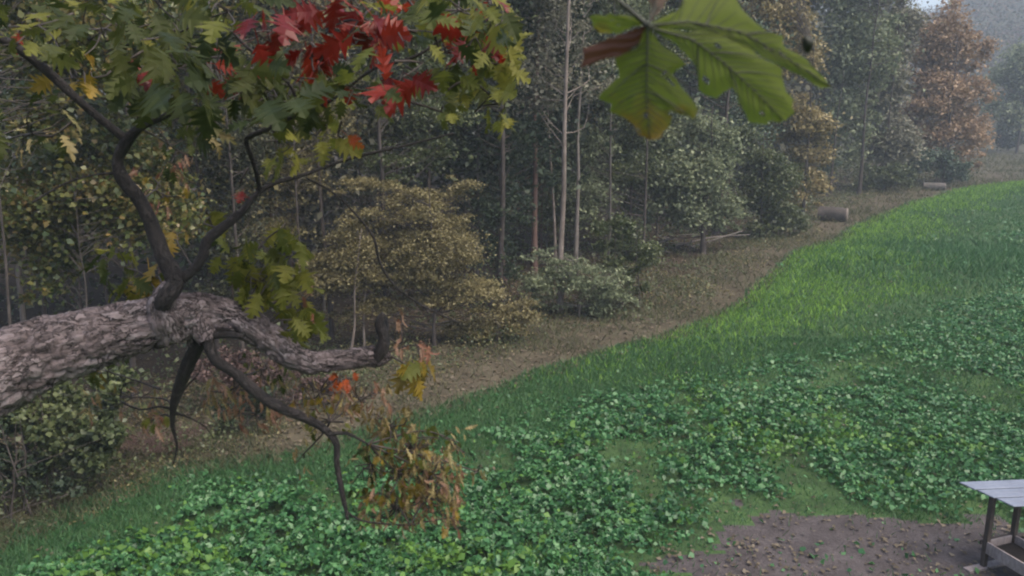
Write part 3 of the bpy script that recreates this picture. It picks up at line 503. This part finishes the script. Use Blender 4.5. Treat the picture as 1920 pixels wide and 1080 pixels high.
def feeder():
    A = G(1843, 1064); B = G(1893, 1052); A[2] = B[2] = 0; root = empty('wildlife_feeder', A); tag(root, 'trough feeder on wooden posts under a pale lapped board roof', 'feeder')
    ax = unit(B-A); w = np.linalg.norm(B-A); nr = np.array([ax[1], -ax[0], 0])          # nr: towards the camera side
    if nr[1] > 0: nr = -nr
    up = np.array([0, 0, 1.]); dA = (A-CAM)@FW
    # height of the post from the photograph
    hh = next(z for z in np.arange(.5, 2, .005) if (540-F*(((A+up*z)-CAM)@UP)/(((A+up*z)-CAM)@FW)) < 926)
    t = .055
    cr = [1798, 904]; FLw = G(1798, 904, hh+.02); NLw = G(1906, 951, hh+.02)
    rd = unit(NLw-FLw); rl = np.linalg.norm(NLw-FLw); LEN = 1.5; tl = G(1862, 1023, hh*.37)-G(1845, 1013, hh*.37); tl = unit(tl*np.array([1, 1, 0])); TL = 1.25
    far = np.zeros(3)
    for e in (0, 1):
        o2 = tl*TL*e
        for q in (0., w): box('post', o2+ax*q-ax*t/2-nr*t/2, ax*t, nr*t, up*(hh-.01), M['wood'], root)
        box('runner', o2-ax*.24-nr*.05-up*.02, ax*(w+.34), nr*.10, up*.045, M['woodl'], root)
        box('crossbar', o2-ax*.04-nr*(t/2+.028), ax*(w+.08), nr*.026, up*.05, M['wood'], root).location = (0, 0, hh*.30)
    # roof boards lapped one over another
    nb = 6; rx = unit(G(1920, 899, hh+.02)-FLw)
    for i in range(nb):
        o = FLw-A+rd*(rl*i/nb)+up*(-.012+.006*(i % 2)); wid = rd*(rl/nb*.90)
        box('roof_board', o-rx*(.02*(i % 2)), rx*LEN, wid, up*.016, M['metal'], root)
    # trough
    z0 = hh*.37; dp = .14; c = G(1845, 1013, z0)-A; c[2] = z0; wv = ax*w*1.05; lv = tl*TL*1.02; th = .022
    nl = unit(np.cross(up, tl)); 
    box('trough_side', c-up*dp, lv, ax*th, up*dp, M['woodl'], root); box('trough_side', c+wv-up*dp, lv, ax*th, up*dp, M['woodl'], root)
    box('trough_end', c-up*dp+ax*.024, wv-ax*.028, tl*th, up*(dp-.003), M['woodl'], root); box('trough_end', c-up*dp+ax*.024+lv-tl*th, wv-ax*.028, tl*th, up*(dp-.003), M['woodl'], root)
    box('trough_floor', c-up*(dp-.004)+ax*.026+tl*.024, wv-ax*.03, lv-tl*.05, up*.05, M['trough_dark'], root)
feeder()
# ------------------------------------------------------------ foreground oak
def leaf_shape(seed, kind='oak'):
    rg = np.random.default_rng(seed); asym = rg.normal(size=20)*.03
    if kind == 'oak':   # pointed lobes in pairs
        prof = [(0, .0), (.06, .05), (.16, .30), (.22, .10), (.34, .44), (.42, .12), (.56, .48), (.64, .12), (.76, .34), (.83, .09), (.93, .13), (1.0, 0)]
        ofs = [0, 0, .08, 0, .12, 0, .13, 0, .12, 0, .05, 0]
    else:
        prof = [(0, 0), (.03, .18), (-.02, .42), (.14, .30), (.24, .52), (.36, .62), (.40, .30), (.52, .20), (.66, .36), (.74, .17), (.88, .12), (1.0, 0)]
        ofs = [0, 0, .0, 0, .06, .05, 0, 0, .06, 0, .03, 0]
    n = len(prof); V = []; Fc = []
    for i, (t, w) in enumerate(prof):
        tt = max(t, 0); curl = -.35*tt*tt+.03*math.sin(tt*9+seed); cup = .22+.15*rg.random()
        V.append((tt if t >= 0 else 0, 0, curl))
        for sg in (1, -1):
            ww = max(0, w*(1+rg.normal()*.13)+(asym[i] if w > .1 else 0)); V.append((t+ofs[i]+rg.normal()*.012, sg*ww, curl+ww*cup-ww*ww*.7))
    for i in range(n-1):
        a = 3*i; b = 3*(i+1); Fc += [(a, b, b+1, a+1), (a, a+2, b+2, b)]
    V += [(-.45, .012, .06), (-.45, -.012, .06), (0.02, .014, .0), (0.02, -.014, .0)]; q = len(V); Fc.append((q-4, q-2, q-1, q-3))
    return np.array(V), Fc
SH = [leaf_shape(s, 'oak') for s in range(4)]+[leaf_shape(s+10, 'maple') for s in range(2)]
LM = {}; DRY = np.array([1.15, .58, 1.6])
def leaf_mesh(shape, colr):
    if (shape, colr) not in LM:
        V, Fc = SH[shape]; V = V*(DRY if colr in ('brown', 'pink') else 1); LM[(shape, colr)] = newmesh('leaf', V, Fc, L[colr])
    return LM[(shape, colr)]
oak = empty('oak_tree', (-2.6, 1.7, hz(np.array([-2.6]), np.array([1.7]))[0])); OB = np.array(oak.location)
tag(oak, 'foreground oak with a thick rough limb, crooked branches and red and green autumn leaves', 'tree')
def barkdisp(amp, fr):
    def f(V, D, p, rd):
        q = (D+9)*np.array([fr*1.35, fr*1.35, fr*.55]); q = q+(vn((V+20)*fr*.8)[..., None]-.5)*1.2
        a = vn((V+50)*fr*.22); c = np.clip(np.abs(vn(q)-.5)*7, 0, 1); c2 = np.clip(np.abs(vn(q*2.1+5)-.5)*5, 0, 1); e = vn((V+8)*fr*5)
        return ((a-.5)*1.3+(c-.7)*.8+(c2-.6)*.35+(e-.5)*.35)*amp*np.clip(rd/.04, .2, 1.5)[:, None]
    return f
def br(pts, name='branch', sides=14, step=.02, amp=.006, fr=36, tubes=None):
    X = np.array([P(a, b, d) for a, b, r, d in pts])-OB; r = np.array([q[2]*q[3]/F for q in pts])*.80
    t = tubes or Tubes(); t.add(X, r, sides, step=step, disp=barkdisp(amp, fr))
    if tubes is None: link(name, t.mesh(name, M['bark_branch']), oak)
    return X
tt = Tubes(); tt.add([(0, 0, -.2), (.03, 0, 1.5), (0, .02, 3.5), (-.05, 0, 5.5), (0, 0, 8), (.1, .1, 11)], [.40, .31, .28, .26, .2, .12], 40, step=.06, disp=barkdisp(.02, 14)); link('trunk', tt.mesh('trunk', M['bark_oak']), oak)
lt = Tubes(); tr0 = OB+np.array([0, 0, 4.0]); d0 = (tr0-CAM)@FW; 
main = [(-160, 760, 98, 1.92), (-40, 712, 88, 2.0), (60, 668, 76, 2.07), (150, 640, 66, 2.13), (230, 620, 55, 2.18), (290, 604, 50, 2.22), (345, 590, 46, 2.25), (400, 588, 36, 2.28), (450, 601, 33, 2.3), (500, 632, 33, 2.33), (540, 662, 31, 2.36),
        (578, 680, 27, 2.4), (620, 677, 22, 2.44), (670, 671, 21, 2.47), (702, 669, 23, 2.49), (722, 664, 17, 2.5), (729, 660, 8, 2.5)]
X = np.array([P(a, b, d) for a, b, r, d in main])-OB; rr = [q[2]*q[3]/F*.88 for q in main]
X = np.vstack([[0, 0, 4.15-OB[2]+.05], [.75, .1, 4.35-OB[2]], X]); rr = [.19, .15]+rr
lt.add(X, rr, 110, step=.0065, disp=barkdisp(.010, 32)); 
for col in ([(318, 622, 36, 2.22), (309, 600, 35, 2.185), (304, 574, 29, 2.17), (311, 552, 23, 2.155), (322, 532, 14, 2.16)], [(368, 585, 34, 2.26), (378, 614, 26, 2.24), (388, 642, 15, 2.23)], [(366, 580, 30, 2.30), (370, 618, 24, 2.275), (366, 650, 15, 2.275)]):
    lt.add(np.array([P(a, b, d) for a, b, r, d in col])-OB, np.array([q[2]*q[3]/F*.85 for q in col]), 40, step=.0065, disp=barkdisp(.008, 32), cap=False)
link('limb', lt.mesh('limb', M['limb']), oak)
br([(698, 684, 12, 2.48), (716, 655, 16, 2.47), (719, 628, 14, 2.47), (711, 606, 12, 2.47), (720, 588, 8, 2.47)], 'stub')
brA = [(305, 582, 20, 2.19), (308, 562, 21, 2.14), (328, 527, 22, 2.16), (305, 478, 18, 2.16), (284, 420, 17, 2.15), (258, 370, 16, 2.13), (230, 335, 16, 2.11), (221, 300, 13, 2.1), (238, 265, 14, 2.08), (262, 240, 10, 2.06), (300, 222, 7, 2.04), (345, 205, 4, 2.0), (400, 212, 2, 2.0)]
br(brA, step=.012, sides=20)
br([(238, 262, 12, 2.08), (200, 232, 10, 2.06), (150, 190, 9, 2.03), (90, 135, 11, 2.0), (40, 95, 11, 1.96), (-40, 50, 12, 1.9), (-140, 0, 12, 1.85)], step=.012, sides=16)
brB = [(325, 530, 13, 2.16), (360, 508, 13, 2.17), (380, 480, 12, 2.18), (388, 452, 12, 2.19), (415, 428, 11, 2.2), (455, 395, 9, 2.22), (480, 365, 7, 2.24), (515, 343, 6, 2.26), (570, 328, 4.5, 2.3), (650, 299, 4, 2.34), (720, 282, 3.5, 2.36), (780, 268, 3, 2.38), (850, 250, 2, 2.4)]
br(brB, step=.015)
br([(487, 358, 6, 2.24), (480, 320, 5.5, 2.2), (468, 285, 6, 2.16), (462, 260, 6, 2.14), (495, 245, 6, 2.12), (540, 222, 6, 2.1), (590, 205, 5, 2.08), (640, 175, 4, 2.05), (700, 130, 3.5, 2.02), (780, 105, 3, 2.0), (850, 60, 2.4, 1.98), (930, 20, 1.8, 1.95)], step=.015, sides=10)
br([(567, 212, 5, 2.09), (553, 180, 4.5, 2.06), (540, 155, 4, 2.04), (500, 120, 3.5, 2.02), (460, 85, 3.2, 2.0), (425, 55, 3, 1.98), (345, 42, 2.4, 1.96), (300, 12, 2, 1.94), (270, -40, 2, 1.9)], step=.015, sides=8)
br([(575, 335, 2.6, 2.3), (620, 358, 2.8, 2.33), (665, 400, 3, 2.36), (700, 445, 3.2, 2.38), (712, 492, 3, 2.4), (740, 535, 2.8, 2.42), (790, 572, 2.4, 2.45), (862, 606, 1.6, 2.5)], 'twig', step=.015, sides=8)
br([(376, 606, 12, 2.27), (388, 632, 13, 2.235), (402, 672, 12, 2.22), (440, 700, 12, 2.24), (480, 735, 13, 2.26), (520, 762, 13, 2.28), (570, 783, 11, 2.3), (605, 802, 10, 2.32), (630, 830, 8.5, 2.33), (632, 870, 7, 2.33), (642, 925, 6, 2.33), (652, 975, 3, 2.33)], step=.012, sides=18)
br([(618, 815, 6, 2.32), (650, 812, 5, 2.33), (690, 833, 3, 2.34)], 'twig', sides=8)
br([(650, 960, 3, 2.33), (675, 975, 2.5, 2.34), (720, 982, 2, 2.36), (770, 985, 1.5, 2.4)], 'twig', sides=7)
br([(366, 606, 22, 2.26), (372, 640, 17, 2.27), (350, 690, 15, 2.3), (334, 730, 11, 2.33), (325, 765, 8, 2.36), (324, 800, 5, 2.4), (332, 835, 2.5, 2.43), (325, 870, 1.5, 2.45)], step=.012, sides=18)
br([(222, 325, 4, 2.11), (180, 327, 3, 2.1), (120, 345, 2.4, 2.08), (60, 380, 2, 2.05)], 'twig', sides=7)
br([(270, 238, 4, 2.06), (245, 190, 3, 2.04), (262, 150, 2.4, 2.02)], 'twig', sides=7)
br([(400, 628, 10, 2.24), (430, 627, 9, 2.23), (455, 632, 6, 2.22)], 'stub', sides=12)
br([(326, 768, 4, 2.36), (300, 762, 3, 2.38), (262, 768, 2.4, 2.4), (225, 752, 1.6, 2.42)], 'twig', sides=7)
br([(328, 775, 3.5, 2.37), (352, 782, 2.6, 2.4), (385, 800, 1.8, 2.43), (400, 822, 1.2, 2.45)], 'twig', sides=7)
br([(330, 760, 3, 2.36), (345, 730, 2.4, 2.38), (372, 700, 1.8, 2.4), (380, 675, 1.2, 2.42)], 'twig', sides=7)
br([(330, 120, 3, 2.0), (300, 80, 2.4, 1.98), (240, 60, 2, 1.96), (190, 25, 1.5, 1.94)], 'twig', sides=7)
LV = []     # leaf records: position, matrix, size, shape, colour
TW = Tubes()
def cluster(px, py, rx, ry, n, col, d, size=.085, att=None, droop=.5, sp=.15, shapes=(0, 1, 2, 3)):
    c = P(px, py, d)-OB; a = (P(*att)-OB) if att else c+np.array([0, 0, .12])
    mid = (a+c)/2+R.normal(size=3)*.02; TW.add([a, mid, c], [.0035, .003, .0022], 5, step=.03, cap=False)
    nt_ = max(2, n//4); tips = []
    for k in range(nt_):
        q = P(px+R.uniform(-1, 1)*rx*.75, py+R.uniform(-1, 1)*ry*.75, d+R.normal()*sp*.7)-OB; tips.append(q); s0 = mid*.3+c*.7 if R.random() < .5 else c
        TW.add([s0, (s0+q)/2+R.normal(size=3)*.015, q], [.0024, .002, .0013], 4, cap=False, step=.03)
    for k in range(n):
        q = P(px+R.uniform(-1, 1)*rx, py+R.uniform(-1, 1)*ry, d+R.normal()*sp)-OB; t = min(tips, key=lambda z: np.linalg.norm(z-q)); q = t+(q-t)*.85
        ax = unit(q-t+R.normal(size=3)*.04+np.array([0, 0, -droop*.08])); nr = R.normal(size=3)*.8+np.array([0, -.5, .8]); nr = unit(nr-ax*(nr@ax)); by = np.cross(nr, ax)
        cl = col if isinstance(col, str) else col[R.integers(len(col))]
        LV.append((q, np.stack([ax, by, nr], 1), size*R.uniform(.65, 1.2), int(R.choice(shapes)), cl, d))
g, yl, go, rd, og, bn, pk = 'green', 'yellow', 'gold', 'red', 'orange', 'brown', 'pink'
u = (300, 12, 1.94)
for c in [(60, 50, 90, 55, 9, (g, g, yl), 2.0, .09), (190, 60, 80, 60, 10, (g, g, yl), 2.1, .09), (330, 60, 90, 55, 13, g, 2.0, .10), (300, 150, 90, 45, 11, g, 1.95, .10), (450, 150, 70, 50, 12, g, 1.95, .10),
          (430, 25, 80, 35, 9, (g, yl), 2.0, .09), (520, 190, 60, 40, 8, g, 2.0, .09), (600, 165, 60, 45, 7, (g, yl), 2.05, .085), (680, 170, 60, 40, 6, g, 2.05, .08), (780, 60, 110, 45, 12, (g, yl), 2.0, .085), (870, 20, 80, 30, 9, (yl, g), 2.0, .085), (840, 150, 60, 35, 8, (g, yl), 2.05, .08),
          (930, 60, 50, 45, 9, (yl, g), 1.95, .09), (935, 120, 38, 40, 7, yl, 1.95, .085), (935, 195, 26, 34, 5, yl, 1.95, .09), (840, 215, 20, 20, 3, yl, 2.0, .06), (525, 270, 30, 28, 4, yl, 2.12, .075), (618, 240, 18, 35, 3, yl, 2.1, .09),
          (390, 230, 50, 40, 4, (g, bn), 2.1, .08), (150, 150, 70, 40, 6, (g, go), 2.1, .08), (60, 250, 80, 50, 7, (g, bn), 2.3, .075)]:
    cluster(c[0], c[1], c[2]*1.1, c[3]*1.1, int(c[4]*3), c[5], c[6], c[7]*.74, sp=.34, att=(c[0]*.8+90, max(20, c[1]-25), c[6]))
for c in [(560, 8, 60, 22, 6, rd, 1.85, .10), (655, 12, 60, 25, 7, rd, 1.85, .10), (480, 60, 45, 28, 5, rd, 1.85, .10), (580, 110, 45, 35, 8, rd, 1.8, .105), (650, 70, 60, 35, 7, rd, 1.85, .095), (880, 85, 35, 32, 6, rd, 1.85, .095), (755, 145, 34, 22, 5, rd, 1.8, .11),
          (400, 138, 28, 18, 3, rd, 1.85, .085), (240, 122, 42, 24, 4, rd, 1.85, .085), (710, 45, 45, 30, 5, rd, 1.9, .085), (780, 25, 50, 20, 4, rd, 1.9, .08), (840, 100, 30, 20, 3, rd, 1.9, .08), (36, 62, 10, 10, 1, rd, 2.0, .06), (645, 258, 12, 14, 2, og, 2.1, .065),
          (450, 345, 14, 14, 1, rd, 2.2, .055), (600, 150, 40, 14, 3, rd, 1.85, .08), (920, 5, 20, 8, 2, rd, 1.9, .07)]:
    cluster(c[0], c[1], c[2]*1.25, c[3]*1.25, int(c[4]*1.15), c[5], c[6], c[7]*.8, att=(c[0]*.9+60, max(-20, c[1]-30), c[6]), sp=.09)
for c in [(490, 520, 55, 45, 14, yl, 2.35, .095, (450, 600, 2.3)), (530, 480, 45, 35, 8, (yl, g), 2.35, .09, (460, 590, 2.3)), (565, 600, 35, 28, 9, yl, 2.35, .08, (500, 615, 2.33)), (525, 430, 28, 18, 3, yl, 2.35, .09, (480, 470, 2.33)),
          (440, 480, 35, 35, 6, (g, yl), 2.4, .08, (440, 590, 2.3)), (395, 405, 16, 20, 2, yl, 2.25, .085, (415, 428, 2.2)), (575, 560, 25, 50, 5, (yl, pk), 2.4, .07, (500, 615, 2.33)), (270, 530, 42, 36, 8, (go, yl), 2.35, .09, (310, 560, 2.2)), (225, 500, 40, 40, 6, (yl, g), 2.4, .085, (300, 560, 2.2)),
          (330, 450, 30, 30, 4, (bn, go), 2.35, .06, (360, 500, 2.2)), (778, 690, 30, 22, 6, (yl, go), 2.5, .08, (729, 665, 2.5)), (790, 650, 18, 12, 3, pk, 2.5, .05, (729, 660, 2.5)), (750, 590, 12, 14, 3, pk, 2.48, .04, (722, 592, 2.48)), (755, 640, 14, 18, 4, pk, 2.5, .04, (720, 625, 2.48))]:
    cluster(*c[:4], int(c[4]*2.2), c[5], c[6], c[7]*.86, att=c[8], sp=.10, droop=1)
A1 = (620, 790, 2.32); A2 = (690, 833, 2.34); A3 = (770, 985, 2.4)
for c in [(640, 712, 22, 14, 7, og, 2.4, .05, A1), (600, 735, 60, 30, 22, (bn, pk, go), 2.4, .05, A1), (680, 745, 45, 30, 18, (bn, pk), 2.4, .05, A1), (620, 790, 50, 30, 8, (bn, yl), 2.4, .045, A1), (730, 800, 50, 40, 26, (bn, bn, go), 2.45, .05, A2), (780, 840, 60, 45, 44, (bn, yl, bn), 2.45, .05, A2),
          (810, 890, 50, 50, 48, (bn, pk, bn), 2.45, .05, A2), (750, 890, 55, 45, 34, (bn, go), 2.45, .05, A2), (740, 950, 55, 35, 34, (bn, pk), 2.45, .048, A3), (820, 930, 40, 40, 30, (bn, pk), 2.45, .048, A3), (845, 970, 14, 24, 8, (go, pk), 2.45, .05, A3), (860, 830, 20, 30, 6, (g, bn), 2.5, .045, A2), (895, 885, 12, 10, 3, bn, 2.5, .04, A2),
          (700, 880, 40, 40, 14, (bn, g), 2.45, .045, A2), (570, 850, 20, 40, 4, bn, 2.4, .04, A1),
          (440, 735, 55, 35, 20, (pk, bn), 2.5, .06, (440, 700, 2.24)), (480, 780, 50, 25, 12, pk, 2.5, .055, (480, 735, 2.26)), (225, 745, 70, 35, 9, (bn, pk), 2.6, .06, (324, 765, 2.36)), (290, 785, 22, 16, 5, (yl, pk), 2.5, .07, (330, 790, 2.4)), (180, 690, 50, 30, 6, (g, go), 2.6, .07, (300, 730, 2.36)),
          (500, 690, 45, 30, 10, (bn, g), 2.6, .055, (440, 700, 2.24)), (300, 350, 45, 40, 10, (bn, pk, go), 2.6, .06, (280, 400, 2.15)), (330, 280, 30, 40, 8, (pk, g), 2.5, .06, (262, 240, 2.06))]:
    cluster(c[0], c[1], c[2]*1.2, c[3]*1.15, int(c[4]*2.9), c[5], c[6], c[7]*.60, att=c[8], sp=.09, droop=1.5, shapes=(0, 1, 2, 3))
link('twigs', TW.mesh('twigs', M['bark_dark']), oak, 'stuff')
order = sorted(range(len(LV)), key=lambda i: -LV[i][2]/LV[i][5])
big = set(order[:296]); rest = {}
for i, (q, Rm, s, sh, cl, d) in enumerate(LV):
    s = s*(1 if sh < 4 else .9); off = q
    if i in big:
        o = link('leaf', leaf_mesh(sh, cl), oak); mx = Matrix([[*(Rm[r]*s), off[r]] for r in range(3)]+[[0, 0, 0, 1]]); o.matrix_basis = mx
    else:
        V, Fc = SH[sh]; V = V*(DRY if cl in ('brown', 'pink') else 1); r_ = rest.setdefault(cl, [[], [], 0]); r_[0].append((V*s)@Rm.T+off); r_[1] += [tuple(k+r_[2] for k in f) for f in Fc]; r_[2] += len(V)
for cl, (V, Fc, n) in rest.items():
    link('leaves', newmesh('leaves', np.concatenate(V), Fc, L[cl]), oak, 'stuff')
# ------------------------------------------------------------ the large leaf hanging close by
def nodemat():
    m = leafmat('large_leaf', [(.13, .165, .024), (.165, .205, .030), (.20, .25, .04)], .72, .55, .3); nt = m.node_tree
    return m
def big_leaf():
    d = .52; root = empty('hanging_leaf', P(1215, 45, d)); O = P(1215, 45, d)
    tag(root, 'large green palmate leaf with dark veins hanging at the top close to the viewer', 'leaf')
    mg = nodemat(); nt = mg.node_tree; b = nt.nodes['Principled BSDF']; src = b.inputs['Base Color'].links[0].from_socket
    n1 = noise(nt, 28, 4); at = nt.nodes.new('ShaderNodeAttribute'); at.attribute_name = 'tip'
    f = math_(nt, 'MULTIPLY_ADD', n1.outputs[0], .8, math_(nt, 'SUBTRACT', at.outputs['Fac'], .78)); f = math_(nt, 'MULTIPLY', f, 3.2)
    r = ramp(nt, f, [(0, 0, 0), (1, 1, 1)]); mx = nt.nodes.new('ShaderNodeMix'); mx.data_type = 'RGBA'; nt.links.new(r.outputs[0], mx.inputs[0]); nt.links.new(src, mx.inputs[6]); mx.inputs[7].default_value = (.34, .10, .025, 1)
    for l in list(src.links):
        if l.to_node.bl_idname in ('ShaderNodeBsdfPrincipled', 'ShaderNodeBsdfTranslucent'): nt.links.new(mx.outputs[2], l.to_socket)
    brn = leafmat('curled_brown_lobe', [(.06, .024, .012), (.12, .045, .02), (.20, .09, .035)], .3, .5)
    vm, _, vb = mat('leaf_vein'); vb.inputs['Base Color'].default_value = (.016, .018, .008, 1); vb.inputs['Roughness'].default_value = .6
    # lobes: midrib polyline in photo px, and side outlines
    def lobe(name, mid, left, right, dd, m, tip=0, vein=True, subs=()):
        n = 22; mid = np.array(mid, float); tm = np.linspace(0, 1, len(mid)); t = np.linspace(0, 1, n)
        mi = np.stack([np.interp(t, tm, mid[:, k]) for k in (0, 1)], 1)
        def side(o):
            o = np.array(o, float); tt = o[:, 2]; return np.stack([np.interp(t, tt, o[:, k]) for k in (0, 1)], 1)
        l = side(left); r_ = side(right); m_ = 7; V = []; A = []
        for i in range(n):
            for j in range(-m_, m_+1):
                k = abs(j)/m_; e = l[i] if j < 0 else r_[i]; p = mi[i]*(1-k)+e*k
                if k == 1 and 0 < i < n-1: p = p+R.normal(size=2)*1.6
                z = dd[0]*(1-t[i])+dd[1]*t[i]+.006*k*k*np.linalg.norm(e-mi[i])/60+.0008*math.sin(i*.9+j*.8)
                V.append(P(p[0], p[1], d+z)-O); A.append(t[i]*tip)
        w = 2*m_+1; Fc = [(i*w+j, i*w+j+1, (i+1)*w+j+1, (i+1)*w+j) for i in range(n-1) for j in range(w-1)]
        holes = set(int(h) for h in R.integers(0, len(Fc), 5)) if tip >= 0 else set()
        Fc = [f for k, f in enumerate(Fc) if k not in holes]
        me = newmesh(name, V, Fc, m, smooth=True); a = me.attributes.new('tip', 'FLOAT', 'POINT'); a.data.foreach_set('value', np.array(A, np.float32)); link(name, me, root)
        if vein:
            tb = Tubes(); Z = lambda q: dd[0]*(1-q)+dd[1]*q-.0012
            pts = [P(*mi[i], d+Z(t[i]))-O for i in range(0, n, 1)]; tb.add(pts, np.linspace(.0008, .00022, len(pts)), 6)
            for (ti, ex, ey) in subs:
                i0 = int(ti*(n-1)); a0 = mi[i0]; e = np.array([ex, ey]); q = [P(*(a0+(e-a0)*k+np.array([0, -6])*math.sin(k*3.1)), d+Z(ti)+.004*k)-O for k in (0, .25, .5, .75, 1)]; tb.add(q, [.0006, .0005, .0004, .0003, .0002], 5)
            for i0 in range(3, n-2):
                for o in (l, r_):
                    a0 = mi[i0]; e = o[min(n-1, i0+2)]*.86+a0*.14; q = [P(*(a0+(e-a0)*k+R.normal(size=2)*1.2*(k > 0)), d+Z(t[i0])+.005*k*np.linalg.norm(e-a0)/60)-O for k in (0, .35, .7, 1)]; tb.add(q, [.00035, .00026, .0002, .00015], 4, cap=False)
            link('vein', tb.mesh('vein', vm), root)
    lobe('lobe', [(1215, 45), (1213, 120), (1212, 190), (1218, 262)],
         [(1215, 45, 0), (1195, 90, .15), (1150, 110, .3), (1165, 140, .42), (1115, 185, .55), (1150, 195, .66), (1140, 210, .72), (1180, 222, .84), (1195, 250, .95), (1218, 262, 1)],
         [(1215, 45, 0), (1240, 85, .18), (1290, 120, .32), (1255, 140, .42), (1310, 200, .56), (1300, 225, .62), (1260, 205, .72), (1258, 235, .82), (1235, 258, .95), (1218, 262, 1)],
         (0, .02), mg, .55, subs=[(.35, 1140, 185), (.35, 1290, 165), (.6, 1150, 205), (.6, 1300, 225), (.7, 1250, 195)])
    lobe('lobe', [(1215, 50), (1300, 75), (1360, 120), (1420, 175), (1470, 228)],
         [(1215, 50, 0), (1290, 60, .15), (1370, 62, .3), (1400, 85, .42), (1430, 110, .52), (1470, 130, .62), (1462, 150, .7), (1485, 185, .8), (1490, 215, .92), (1470, 228, 1)],
         [(1215, 50, 0), (1270, 85, .15), (1310, 130, .3), (1310, 180, .4), (1345, 185, .48), (1370, 160, .56), (1385, 190, .66), (1410, 232, .78), (1440, 235, .92), (1470, 228, 1)],
         (0, .03), mg, .25, subs=[(.3, 1310, 165), (.42, 1460, 118), (.55, 1395, 215), (.6, 1480, 150)])
    lobe('lobe', [(1215, 48), (1290, 40), (1390, 60), (1470, 105), (1558, 163)],
         [(1215, 48, 0), (1275, 15, .15), (1290, -25, .28), (1370, -30, .4), (1390, 20, .48), (1440, 62, .58), (1470, 66, .66), (1465, 86, .74), (1520, 115, .88), (1558, 163, 1)],
         [(1215, 48, 0), (1290, 56, .15), (1360, 70, .3), (1400, 88, .45), (1440, 112, .6), (1480, 130, .75), (1525, 160, .9), (1558, 163, 1)],
         (0, .035), mg, .15, subs=[(.35, 1360, -20), (.55, 1510, 68)])
    lobe('lobe', [(1215, 45), (1190, 75), (1150, 95), (1088, 128)],
         [(1215, 45, 0), (1180, 60, .3), (1140, 72, .55), (1092, 92, .8), (1096, 110, .93), (1088, 128, 1)],
         [(1215, 45, 0), (1200, 80, .3), (1170, 104, .55), (1130, 112, .8), (1088, 128, 1)], (0, .03), brn, -1, vein=False)
    lobe('lobe', [(1215, 45), (1185, 40), (1140, 42), (1112, 52)],
         [(1215, 45, 0), (1190, 30, .3), (1140, 28, .6), (1108, 30, .85), (1112, 52, 1)], [(1215, 45, 0), (1190, 48, .3), (1160, 62, .6), (1125, 64, .85), (1112, 52, 1)], (0, .02), mg, .35, vein=False)
    lobe('lobe', [(1215, 45), (1228, 15), (1235, -40)],
         [(1215, 45, 0), (1222, 20, .3), (1215, -20, .7), (1235, -60, 1)], [(1215, 45, 0), (1232, 25, .3), (1262, -10, .7), (1235, -60, 1)], (0, .01), brn, -1)
    tb = Tubes(); tb.add([P(1215, 48, d)-O, P(1180, 18, d)-O, P(1145, -12, d)-O, P(1080, -90, d+.02)-O, P(1000, -240, d+.1)-O], [.0017, .0014, .0014, .0018, .003], 8, step=.005); link('stem', tb.mesh('stem', vm), root)
    tb = Tubes(); tb.add([P(1505, 70, d+.03)-O, P(1516, 82, d+.03)-O, P(1514, 100, d+.035)-O], [.0010, .0036, .0012], 8, step=.003, disp=lambda V, D, p, rd: (vn((V+9)*900)-.5)*.003); link('withered_tip', tb.mesh('withered_tip', vm), root)
big_leaf()
# ------------------------------------------------------------ air
hm = bpy.data.materials.new('haze'); hm.use_nodes = True; hn = hm.node_tree; hn.nodes.remove(hn.nodes['Principled BSDF'])
pv = hn.nodes.new('ShaderNodeVolumePrincipled'); pv.inputs['Density'].default_value = .0015; pv.inputs['Color'].default_value = (.74, .85, 1, 1); hn.links.new(pv.outputs[0], hn.nodes['Material Output'].inputs['Volume'])
x0, x1, y0, y1, z0, z1 = -660, 660, -660, 660, -12, 90
me = newmesh('haze', [(x, y, z) for x in (x0, x1) for y in (y0, y1) for z in (z0, z1)], [(0, 1, 3, 2), (4, 6, 7, 5), (0, 4, 5, 1), (2, 3, 7, 6), (0, 2, 6, 4), (1, 5, 7, 3)], hm)
link('haze', me, kind='stuff')
print('tris', sum(sum(max(1, p) for p in [len(o.data.loops)-2*len(o.data.polygons)]) for o in COL.objects if o.type == 'MESH'))
